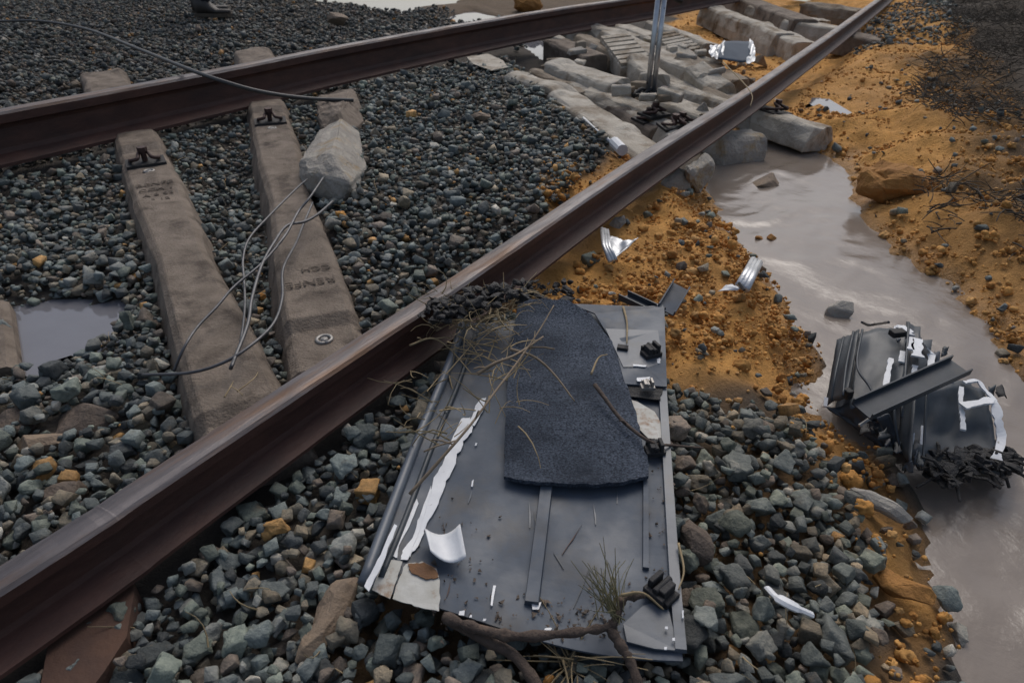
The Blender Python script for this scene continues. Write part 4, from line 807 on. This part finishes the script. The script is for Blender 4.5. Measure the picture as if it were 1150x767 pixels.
# ------------------------------------------------------------------ ballast and clods, dropped one after another
GRES = .0075; hx0, hy0 = -5.9, .28; hx = np.arange(hx0, 5.9, GRES); hy = np.arange(hy0, 8.6, GRES)
from functools import lru_cache
HXX, HYY = np.meshgrid(hx[::4], hy[::4]); HC4 = height(HXX, HYY); HM = np.repeat(np.repeat(HC4, 4, 0), 4, 1)[:len(hy), :len(hx)].copy(); H0 = HM.copy()
def shapes(n, kind, bev):
    out = []
    for k in range(n):
        r = np.random.default_rng(100 + k + (50 if kind == 'clod' else 0)); bm = bmesh.new()
        if kind == 'stone':
            if k % 2:
                q = r.normal(size=(r.integers(12, 19), 3)); q /= np.linalg.norm(q, axis=1)[:, None]; q *= r.uniform(.84, 1.08, (len(q), 1))
            else:
                q = np.array([(a, b, c) for a in (-1, 1) for b in (-1, 1) for c in (-1, 1)]) * .66 + r.normal(0, .15, (8, 3)); q = np.concatenate([q, r.normal(size=(4, 3)) * .55])
            q *= np.array([1, r.uniform(.62, .98), r.uniform(.45, .8)])
            for p in q: bm.verts.new(p)
            bmesh.ops.convex_hull(bm, input=bm.verts); bmesh.ops.delete(bm, geom=[v for v in bm.verts if not v.link_faces], context='VERTS')
            bmesh.ops.dissolve_limit(bm, angle_limit=.25, verts=bm.verts, edges=bm.edges)
            if bev: bmesh.ops.bevel(bm, geom=bm.edges[:], offset=.055, segments=1, affect='EDGES', clamp_overlap=True)
        else:
            bmesh.ops.create_icosphere(bm, subdivisions=3 if bev else 1, radius=1)
            for v in bm.verts:
                p = np.array(v.co); k2 = 1 + .8 * (vnoise(np.array([p[0] * 1.6 + p[2] * 1.1 + k * 7]), np.array([p[1] * 1.6 - p[2] * .9 + k * 3]))[0] - .5) + .55 * (vnoise(np.array([p[0] * 4 + p[2] * 3 + k]), np.array([p[1] * 4 - p[2] * 2.]))[0] - .5)
                v.co = v.co * k2
            bmesh.ops.scale(bm, vec=(1, .85, .72), verts=bm.verts)
        bmesh.ops.triangulate(bm, faces=bm.faces)
        if bev == 2 and kind == 'stone':
            bmesh.ops.subdivide_edges(bm, edges=[e for e in bm.edges if e.calc_length() > .22], cuts=1); bmesh.ops.triangulate(bm, faces=bm.faces)
            bmesh.ops.subdivide_edges(bm, edges=[e for e in bm.edges if e.calc_length() > .25], cuts=1); bmesh.ops.triangulate(bm, faces=bm.faces); bm.normal_update()
            for v in bm.verts:
                p = v.co * 3.1; v.co += v.normal * (.16 * (vnoise(np.array([p.x + p.z * .8 + k * 5]), np.array([p.y - p.z * .7 + k * 3]))[0] - .5) + .07 * (vnoise(np.array([p.x * 3 + p.z * 2 + k]), np.array([p.y * 3 - p.z * 2.]))[0] - .5))
        bm.normal_update()
        out.append((np.array([v.co[:] for v in bm.verts]), np.array([[v.index for v in f.verts] for f in bm.faces]))); bm.free()
    return out
SH = {('stone', 2): shapes(44, 'stone', 2), ('stone', 1): shapes(40, 'stone', True), ('stone', 0): shapes(30, 'stone', False), ('clod', 1): shapes(14, 'clod', True), ('clod', 0): shapes(14, 'clod', False)}
def rotm(tilt, yaw, spin):
    cz, sz = math.cos(yaw), math.sin(yaw); cx, sx = math.cos(tilt), math.sin(tilt); cy, sy = math.cos(spin), math.sin(spin)
    return np.array([[cz, -sz, 0], [sz, cz, 0], [0, 0, 1]]) @ np.array([[1, 0, 0], [0, cx, -sx], [0, sx, cx]]) @ np.array([[cy, -sy, 0], [sy, cy, 0], [0, 0, 1]])
PANX = poly([(510, 368), (746, 342), (768, 742), (650, 722), (540, 702), (404, 664)], .01)
_t = poly([(520, 366), (746, 342), (770, 742), (404, 660)], .0)
def drop(n, xy_fn, size_fn, kind, tint_fn, lod_px, sink, tries=3, tiltsd=.35):
    items = []; XY = xy_fn(n * tries)
    ix = ((XY[:, 0] - hx0) / GRES).astype(int); iy = ((XY[:, 1] - hy0) / GRES).astype(int)
    ok = (ix > 8) & (iy > 8) & (ix < len(hx) - 9) & (iy < len(hy) - 9)
    u, v, d = proj(np.stack([XY[:, 0], XY[:, 1], np.zeros(len(XY))], 1)); ok &= (u > -170) & (u < 1320) & (v > -60) & (v < 870)
    XY, ix, iy, d, u, v = XY[ok], ix[ok], iy[ok], d[ok], u[ok], v[ok]; n = len(XY) // tries
    SZ = size_fn(XY)
    rnd = RNG.random((len(XY), 6)); nrm = RNG.normal(size=(len(XY), 2))
    for k in range(n):
        c = [k + j * n for j in range(tries)]; e = [HM[iy[j], ix[j]] - H0[iy[j], ix[j]] for j in c]; j = c[int(np.argmin(e))]
        s = SZ[j]; px = s * 2 * F / d[j]; lod = 1 if px > lod_px else 0
        if px > 27 and kind == 'stone': lod = 2
        lst = SH[(kind, lod)]; si = int(rnd[j, 0] * len(lst)); V0, F0 = lst[si]
        R = rotm(nrm[j, 0] * tiltsd if rnd[j, 1] < .8 else rnd[j, 2] * 3, rnd[j, 3] * 6.283, rnd[j, 4] * 6.283)
        W = (V0 * s) @ R.T; r = max(1, int(s * .62 / GRES)); r2 = max(1, int(s * .8 / GRES))
        x, y = ix[j], iy[j]; pt = HM[y - r:y + r + 1, x - r:x + r + 1]; zb = .55 * pt.mean() + .45 * pt.max()
        zmin, zmax = W[:, 2].min(), W[:, 2].max(); cz = zb - zmin * (1 - sink) - 0.0
        top = cz + zmax * .75; pt = HM[y - r2:y + r2 + 1, x - r2:x + r2 + 1]; np.maximum(pt, top, out=pt) if r2 < 2 else None
        if r2 >= 2:
            g = np.arange(-r2, r2 + 1); dd = (g[:, None] ** 2 + g[None] ** 2) / (r2 * r2 + .1); pt[:] = np.where(dd <= 1, np.maximum(pt, top - .45 * zmax * dd), pt)
        items.append((W + np.array([XY[j, 0], XY[j, 1], cz]), F0, px, u[j], v[j], cz + zmax, x, y, (XY[j, 0], XY[j, 1])))
    T = tint_fn(np.array([i[8] for i in items])) if items else None
    return items, T
def emit(items, T, name, stuffname, m, parent, nsep, smooth=False, extra=()):
    vis = [k for k, i in enumerate(items) if -5 < i[3] < 1155 and -5 < i[4] < 775 and i[5] >= HM[i[7], i[6]] - .012]
    vis.sort(key=lambda k: -items[k][2]); sep = set(vis[:nsep])
    for k in vis[:nsep]:
        i = items[k]; o = mk(name, i[0], i[1].astype(np.int32), m, parent, smooth=smooth); setattr_col(o.data, 'tint', np.tile(T[k], (len(i[0]), 1)))
    rest = [k for k in range(len(items)) if k not in sep]; VV = []; FF = []; TT = []; o_ = 0
    for k in rest:
        i = items[k]; VV.append(i[0]); FF.append(i[1] + o_); o_ += len(i[0]); TT.append(np.tile(T[k], (len(i[0]), 1)))
    o = mk(stuffname, np.concatenate(VV), np.concatenate(FF).astype(np.int32), m, parent, smooth=smooth, kind='stuff'); setattr_col(o.data, 'tint', np.concatenate(TT)); return sum(len(f) for f in FF)
def keep(XY, pgs, inside_bad=0.0):
    ok = np.ones(len(XY), bool)
    for pg in pgs: ok &= sdist(XY[:, 0], XY[:, 1], pg) < inside_bad
    return ok
WATER_PG = [STREAM] + [p for p, z in PUD]
Z_BAL = [poly([(-900, 330), (0, 178), (380, 92), (700, 25), (560, 30), (500, 20), (440, 22), (330, -2), (300, -70), (-1100, -70)]),
         poly([(-500, 300), (0, 190), (380, 98), (560, 60), (600, 95), (690, 170), (650, 225), (600, 255), (560, 340), (640, 365), (750, 440), (850, 432), (905, 455), (940, 500), (960, 555), (990, 610), (975, 655), (1010, 705), (1015, 900), (-500, 1100)])]
Z_DENSE2 = poly([(960, 20), (1060, 0), (1090, 45), (1010, 60), (960, 60)])
def inbal(XY):
    k = np.full(len(XY), -9.)
    for pg in Z_BAL: k = np.maximum(k, sdist(XY[:, 0], XY[:, 1], pg))
    return k + fbm(XY[:, 0], XY[:, 1], 6, 3) * .06
def xy_ballast(n):
    out = []; tot = 0
    while tot < n:
        m = n * 3; r = RNG.random((m, 3)); y = .3 + 8.1 * r[:, 0] ** 1.75; x = (r[:, 1] * 2 - 1) * (1.0 + .72 * y); q = np.stack([x, y], 1)
        k = inbal(q); pr = np.where(k > .0, 1, np.where(k > -.2, .025, 0)); d2 = sdist(x, y, Z_DENSE2) > 0; pr = np.where(d2, .9, pr)
        q = q[r[:, 2] < pr]; q = q[keep(q, WATER_PG, .01) & keep(q, EXCL, .0) & keep(q, [PANX], .015)]; out.append(q); tot += len(q)
    return np.concatenate(out)[:n]
def size_ballast(XY):
    big = sstep(sdist(XY[:, 0], XY[:, 1], poly([(700, 430), (1000, 480), (1100, 800), (-100, 1000), (100, 640), (560, 380)])), -.1, .15)
    return np.clip(np.exp(RNG.normal(math.log(.0112), .37, len(XY))) * (1 + .06 * big), .0055, .030)
def tint_stone(XY):
    n = len(XY); pal = np.array([(.090, .103, .104), (.105, .122, .120), (.066, .075, .077), (.112, .128, .112), (.145, .15, .143), (.05, .055, .057), (.135, .118, .092), (.20, .165, .12), (.30, .17, .065), (.27, .255, .225), (.12, .098, .082)])
    pr = np.array([.15, .15, .13, .14, .07, .12, .09, .04, .018, .018, .08]); pr = pr / pr.sum()
    T = pal[RNG.choice(len(pal), n, p=pr)] * np.array([.99, 1.01, 1.02]) * RNG.uniform(.78, 2.0, (n, 1))
    b = sstep(sdist(XY[:, 0], XY[:, 1], Z_BACK), -.1, .1)[:, None]; T = T * (1 - b) + b * (T * np.array([.85, .80, .80]) * RNG.uniform(.6, 1.0, (n, 1)))  # stones beyond the far rail coloured darker to imitate lens vignetting
    br = sstep(sdist(XY[:, 0], XY[:, 1], poly([(740, 440), (900, 445), (1060, 640), (1080, 800), (760, 800)])), -.1, .1)[:, None]; T = T * (1 - .55 * br) + .55 * br * (T * np.array([1.1, .98, .84]))
    return T
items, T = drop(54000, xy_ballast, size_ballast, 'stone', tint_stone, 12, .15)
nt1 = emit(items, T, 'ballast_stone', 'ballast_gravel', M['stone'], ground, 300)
def xy_clod(n):
    out = []; tot = 0
    while tot < n:
        m = n * 4; r = RNG.random((m, 3)); y = .35 + 7.5 * r[:, 0] ** 1.7; x = (r[:, 1] * 1.3 - .3) * (1.0 + .75 * y); q = np.stack([x, y], 1)
        pr = ochre(x, y) * (.45 + .55 * (vnoise(x * 7, y * 7) > .5)); pr = np.where(inbal(q) > .02, np.maximum(pr, .004), pr)
        q = q[r[:, 2] < pr]; q = q[(q[:, 1] > 1.3) | (RNG.random(len(q)) < .35)]; q = q[keep(q, WATER_PG, -.012) & keep(q, EXCL, .0) & keep(q, [PANX], .0)]; out.append(q); tot += len(q)
    return np.concatenate(out)[:n]
def size_clod(XY): return np.clip(np.exp(RNG.normal(math.log(.0038), .6, len(XY))), .0022, .017)
def tint_clod(XY):
    n = len(XY); pal = np.array([(.51, .265, .078), (.47, .235, .066), (.53, .29, .095), (.41, .20, .058), (.50, .29, .11)]); T = pal[RNG.integers(0, 5, n)] * RNG.uniform(.78, 1.15, (n, 1)); return T
items, T = drop(17000, xy_clod, size_clod, 'clod', tint_clod, 9, .9, 1, .6)
nt2 = emit(items, T, 'clay_clod', 'clay_crumbs', M['clod'], ground, 220, True)
# a few grey stones strewn over the ochre
def xy_st2(n):
    q = xy_clod(n * 2); q = q[q[:, 1] < 4.5]; q = q[inbal(q) < 0]; return q[:n] if len(q) >= n else q
items, T = drop(230, xy_st2, lambda XY: np.clip(np.exp(RNG.normal(math.log(.013), .3, len(XY))), .007, .026), 'stone', tint_stone, 9, .3, 1)
emit(items, T, 'scattered_stone', 'scattered_gravel', M['stone'], ground, 80)
print('TRIS', nt1, nt2)

# ------------------------------------------------------------------ branch, straw and brush
t = thing('broken_branch', P(640, 712, -.02), 'dark broken root branch lying along the bottom edge of the panel', 'branch')
V, Fc = tube(cat(pts3([(498, 692, .035), (530, 704, .035), (575, 714, .036), (624, 712, .038), (665, 707, .04), (686, 702, .042), (694, 688, .05), (701, 672, .06), (724, 668, .07)]), 6), [.0066 + .0014 * math.sin(i * 1.3) + random.uniform(-.0012, .0012) - .00004 * i for i in range(48)] + [.004], 9); mk('stem', V, Fc, M['bark'], t, smooth=True)
V, Fc = tube(cat(pts3([(684, 704, .04), (698, 726, .03), (710, 748, .02), (722, 785, .01)]), 6), [.0072 - .0001 * i + random.uniform(-.0014, .0014) for i in range(19)], 9); mk('side_branch', V, Fc, M['bark'], t, smooth=True)
V, Fc = tube(cat(pts3([(500, 694, .03), (545, 718, .02), (580, 738, .015), (610, 780, .01)]), 6), [.0075 + random.uniform(-.0012, .0012) for i in range(19)], 9); mk('side_branch', V, Fc, M['bark'], t, smooth=True)
c0 = P(690, 690, .045)
def fan(n):
    a = RNG.normal(2.05, .55, n); e = RNG.uniform(.25, 1.0, n); return np.stack([np.cos(a) * np.cos(e), np.sin(a) * np.cos(e), np.sin(e)], 1)
V, Fc = straws(42, lambda n: c0 + RNG.normal(0, .008, (n, 3)), (.04, .085), (.0007, .0013), .3, .5, dirf=fan); mk('needle_tuft', V, Fc, M['needle'], t, kind='stuff')
V, Fc = straws(26, lambda n: P(640, 742, -.01) + RNG.normal(0, .006, (n, 3)), (.05, .11), (.0010, .0016), .3, .2); mk('needle_tuft', V, Fc, M['straw'], t, kind='stuff')
def twig(pts, r, label, m='twig', subs=0, cat_='twig', seed=0):
    c = cat(pts3(pts), 7); V, Fc = tube(c, [r * (1 - .6 * i / len(c)) for i in range(len(c))], 6); parts = [(V, Fc)]; rr = random.Random(seed)
    for k in range(subs):
        q = c[rr.randrange(2, len(c) - 2)]; d = np.array([rr.gauss(0, .03), rr.gauss(0, .03), rr.uniform(.0, .02)]); parts.append(tube([q, q + d * .6, q + d + [0, 0, -.004]], r * .5, 5))
    mk('twig', *join(parts), M[m], label=label, cat_=cat_, group='twigs strewn over the panel', smooth=True)
twig([(460, 650 - 95, .05), (500, 510, .09), (530, 475, .11), (556, 440, .12), (580, 408, .12), (605, 372, .13), (622, 343, .14)], .0028, 'long straight dry twig leaning from the panel edge up over the mat', subs=3, seed=1)
twig([(573, 392, .09), (600, 401, .085), (622, 420, .07), (645, 450, .06)], .0030, 'curved twig lying on the left half of the mat', subs=1, seed=2)
twig([(668, 432, .06), (680, 448, .055), (695, 468, .05), (715, 486, .05), (735, 498, .045), (755, 500, .03), (790, 503, .0)], .0042, 'dark root running from the mat past the middle bracket onto the stones', 'bark', 1, seed=3)
twig([(664, 420, .06), (672, 402, .06), (682, 398, .055)], .0022, 'short bent straw on the right of the mat', 'straw', seed=4)
twig([(700, 345, .03), (704, 362, .035), (704, 386, .045)], .003, 'yellowish stalk lying across the upper right plate', 'straw', seed=5)
twig([(536, 420, .10), (556, 408, .115), (580, 398, .12), (610, 378, .10)], .0036, 'thick short twig at the top left of the mat', subs=2, seed=6)
twig([(460, 388, .06), (485, 380, .07), (505, 392, .05), (530, 420, .045)], .0022, 'thin forked twig reaching left over the near rail web', 'straw', 4, seed=7)
twig([(762, 610, .03), (768, 640, .03), (762, 662, .03)], .002, 'thin yellow stem at the right edge of the panel', 'straw', seed=8)
twig([(698, 668, .07), (722, 666, .08), (745, 684, .05)], .0022, 'snapped pale twig tip beside the lower bracket', 'straw', seed=9)
twig([(252, 446, .03), (258, 436, .034), (262, 428, .03)], .0018, 'pale straw lying on the near end of the lettered sleeper', 'straw', 1, seed=11)
twig([(266, 440, .03), (285, 425, .032), (291, 415, .01)], .0014, 'thin straw hanging off the near end of the lettered sleeper', 'straw', 0, seed=12)
twig([(812, 70, .1), (842, 102, .12), (843, 120, .1)], .003, 'thin dry stalk standing against the near rail by the pile', 'straw', seed=10)
# matted dead grass caught on the rail
def clump(n, x0, x1, y0, y1, z0, z1):
    def f(n_):
        return np.array([P(RNG.uniform(x0, x1), RNG.uniform(y0, y1), RNG.uniform(z0, z1)) for _ in range(n_)])
    return f
VA = straws(150, clump(0, 485, 585, 325, 372, .05, .12), (.02, .08), (.0008, .002), .5, .8)
VB = straws(36, clump(0, 500, 575, 340, 400, .03, .09), (.05, .12), (.0008, .0018), .5, .6)
VC = straws(24, clump(0, 545, 585, 395, 480, .05, .08), (.04, .12), (.0008, .002), .4, .7)
VD = straws(34, clump(0, 460, 525, 395, 500, .02, .07), (.03, .10), (.0008, .0022), .4, .7)
def cat_np(L):
    o = 0; V = []; Fc = []
    for v, f in L: V.append(v); Fc.append(f + o); o += len(v)
    return np.concatenate(V), np.concatenate(Fc)
V, Fc = cat_np([VA, VB, VC, VD]); mk('dead_grass', V, Fc, M['straw'], kind='stuff', label='tangle of dead grass caught between the near rail and the panel', cat_='dead grass')
parts = []; rr = random.Random(31)
for k in range(230):
    u = rr.random(); c = P(480 + 105 * u + rr.uniform(-8, 8), 352 - 26 * u + rr.uniform(-14, 12), .085 + rr.uniform(0, .045)); s = rr.uniform(.003, .009)
    parts.append(hull([c + np.array([rr.gauss(0, 1), rr.gauss(0, 1), rr.gauss(0, .6)]) * s for _ in range(9)], .003, 0, k, .002))
for k in range(70):
    c = P(rr.uniform(580, 640), rr.uniform(316, 340), rr.uniform(-.02, .03)); s = rr.uniform(.003, .009)
    parts.append(hull([c + np.array([rr.gauss(0, 1), rr.gauss(0, 1), rr.gauss(0, .6)]) * s for _ in range(9)], .003, 0, k, .002))
mk('burnt_soil', *join(parts), M['char'], kind='stuff', label='black crumbly burnt soil heaped on the near rail above the panel', cat_='soil')
gr = []
rr = random.Random(53)
for k in range(300):
    x = rr.gauss([500, 700, 745, 620][k % 4], [30, 40, 12, 70][k % 4]); y = rr.gauss([640, 690, 560, 690][k % 4], [40, 18, 90, 14][k % 4])
    if not 440 < x < 760 or not 350 < y < 722: continue
    if 565 < x < 732 and y < 545 or x < 516 - (y - 366) * .37 + 14: continue
    c = P(x, y, pz(.003)); s_ = rr.choice([.0009, .0012, .0016, .0025]); gr.append(hull([c + np.array([rr.gauss(0, 1), rr.gauss(0, 1), rr.gauss(0, .6)]) * s_ for _ in range(6)], 0, 0, k, 0))
mk('grit', *join(gr), M['rock_brown'], panel, kind='stuff')
# dark dead brush on the far bank
def brush_pts(n):
    out = []; t_ = 0
    while t_ < n:
        x = RNG.uniform(1.2, 7.2, n * 3); y = RNG.uniform(1.6, 9, n * 3); dns = (sdist(x, y, Z_BRUSH) > -.1) & (vnoise(x * 2.2, y * 2.2) > .40); q = np.stack([x, y], 1)[dns]; out.append(q); t_ += len(q)
    q = np.concatenate(out)[:n]; return np.concatenate([q, height(q[:, 0], q[:, 1])[:, None] + RNG.uniform(0, .05, (n, 1))], 1)
V, Fc = straws(14000, brush_pts, (.03, .15), (.0015, .004), .6, 1.0); mk('dead_brush', V, Fc, M['brush'], kind='stuff')
def litter(n):
    q = xy_ballast(n); return np.concatenate([q, np.array([HM[min(len(hy) - 1, int((b - hy0) / GRES)), min(len(hx) - 1, max(0, int((a - hx0) / GRES)))] for a, b in q])[:, None]], 1)
V, Fc = straws(240, litter, (.03, .09), (.0007, .0016), .25, .5); mk('straw_litter', V, Fc, M['straw'], kind='stuff')

# ------------------------------------------------------------------ person standing beyond the far rail
g0 = P(228, 18, .03); per = thing('person', g0, 'person in dark trousers and brown boots standing on ballast behind the far rail', 'person')
def skin(name, verts, edges, radii, m, root=0, sub=2):
    me = bpy.data.meshes.new(name); me.from_pydata([tuple(v) for v in verts], edges, []); me.materials.append(m)
    o = bpy.data.objects.new(name, me); COL.objects.link(o); o.parent = per
    md = o.modifiers.new('skin', 'SKIN'); md.use_smooth_shade = True; sv = me.skin_vertices[0].data
    for i, r in enumerate(radii): sv[i].radius = r if isinstance(r, tuple) else (r, r)
    sv[root].use_root = True; s = o.modifiers.new('sub', 'SUBSURF'); s.levels = sub; s.render_levels = sub; return o
b = [(.05, .05, .93), (.05, .05, 1.12), (.05, .05, 1.36), (.05, .05, 1.47), (.05, .05, 1.56), (.06, .05, 1.68),
     (-.04, .14, .88), (-.03, .15, .48), (-.05, .16, .09), (.06, -.04, .88), (.09, -.05, .48), (.06, -.05, .09),
     (.05, .22, 1.40), (.04, .27, 1.12), (.10, .26, .88), (.05, -.12, 1.40), (.04, -.17, 1.12), (.10, -.16, .88)]
e = [(0, 1), (1, 2), (2, 3), (3, 4), (4, 5), (0, 6), (6, 7), (7, 8), (0, 9), (9, 10), (10, 11), (2, 12), (12, 13), (13, 14), (2, 15), (15, 16), (16, 17)]
skin('body', b, e, [.13, .13, .15, .06, .06, .085, .085, .06, .05, .085, .06, .05, .055, .045, .035, .055, .045, .035], M['cloth'])
def boot(y, x, ang, nm='boot'):
    ca, sa = math.cos(ang), math.sin(ang); V = []; Fc = []; ns = 9
    for i in range(ns):
        u = i / (ns - 1); X = -.09 + .29 * u; wd = (.036 + .016 * math.sin(min(1, u * 1.15) * math.pi)) * (1 if u < .9 else .75); top = .13 - .09 * sstep(np.array(u), .30, .62) - .02 * max(0, u - .8)
        for k in range(8):
            a_ = 2 * math.pi * k / 8; V.append((X, wd * math.cos(a_), .02 + max(0.0, top * (.5 + .5 * math.sin(a_)))))
    for i in range(ns - 1):
        for k in range(8): Fc.append((i * 8 + k, i * 8 + (k + 1) % 8, i * 8 + 8 + (k + 1) % 8, i * 8 + 8 + k)[::-1])
    Fc.append(tuple(range(8))); Fc.append(tuple(range((ns - 1) * 8, ns * 8))[::-1])
    W = [np.array([g0[0] + x + p[0] * ca - p[1] * sa, g0[1] + y + p[0] * sa + p[1] * ca, g0[2] + p[2]]) for p in V]
    o = mk(nm, W, Fc, M['boot'], per, smooth=True)
    S = [(-.095, -.038), (.0, -.040), (.12, -.052), (.19, -.042), (.215, 0), (.19, .042), (.12, .052), (0, .04), (-.095, .038)]
    T_ = [np.array([g0[0] + x + p[0] * ca - p[1] * sa, g0[1] + y + p[0] * sa + p[1] * ca, g0[2] + z]) for z in (0.0, .026) for p in S]; n = len(S)
    mk('sole', T_, [tuple(range(n))[::-1], tuple(range(n, 2 * n))] + [(i, (i + 1) % n, n + (i + 1) % n, n + i) for i in range(n)], M['sole'], o)
boot(-.05, .06, -.05); boot(.16, -.05, .35)
hd = [np.array([g0[0] + .075, g0[1] + .05, g0[2] + 1.69])]
bm = bmesh.new(); bmesh.ops.create_uvsphere(bm, u_segments=20, v_segments=14, radius=.1)
for v in bm.verts:
    v.co.x *= .98; v.co.y *= .78; v.co.z *= 1.18
    if v.co.x > .06 and abs(v.co.y) < .022 and -.05 < v.co.z < .02: v.co.x += .018
V = [np.array(v.co) + hd[0] for v in bm.verts]; Fc = [tuple(v.index for v in f.verts) for f in bm.faces]; bm.free(); h_ = mk('head', V, Fc, M['skin'], per, smooth=True)
bm = bmesh.new(); bmesh.ops.create_uvsphere(bm, u_segments=20, v_segments=14, radius=.108)
bmesh.ops.delete(bm, geom=[v for v in bm.verts if v.co.z < -.02 or (v.co.x > .045 and v.co.z < .06)], context='VERTS')
V = [np.array((v.co.x * .98 - .004, v.co.y * .8, v.co.z * 1.2)) + hd[0] for v in bm.verts]; Fc = [tuple(v.index for v in f.verts) for f in bm.faces]; bm.free(); mk('hair', V, Fc, M['hair'], h_, smooth=True)
for s in (-1, 1):
    w0 = np.array([.10, .05 + s * .21, .86]); hv = [w0, w0 + [.01, 0, -.06]]; he = [(0, 1)]; hr = [.022, (.036, .018)]
    for k, (dx, ln) in enumerate(((-.026, .068), (-.009, .078), (.009, .074), (.026, .058))):
        i = len(hv); hv += [w0 + [.01 + dx, 0, -.095], w0 + [.014 + dx, -s * .008, -.095 - ln * .55], w0 + [.018 + dx, -s * .022, -.095 - ln]]; he += [(1, i), (i, i + 1), (i + 1, i + 2)]; hr += [.009, .008, .007]
    i = len(hv); hv += [w0 + [.042, -s * .012, -.06], w0 + [.055, -s * .02, -.09]]; he += [(1, i), (i, i + 1)]; hr += [.01, .008]
    skin('hand', hv, he, hr, M['skin'], 0, 1)
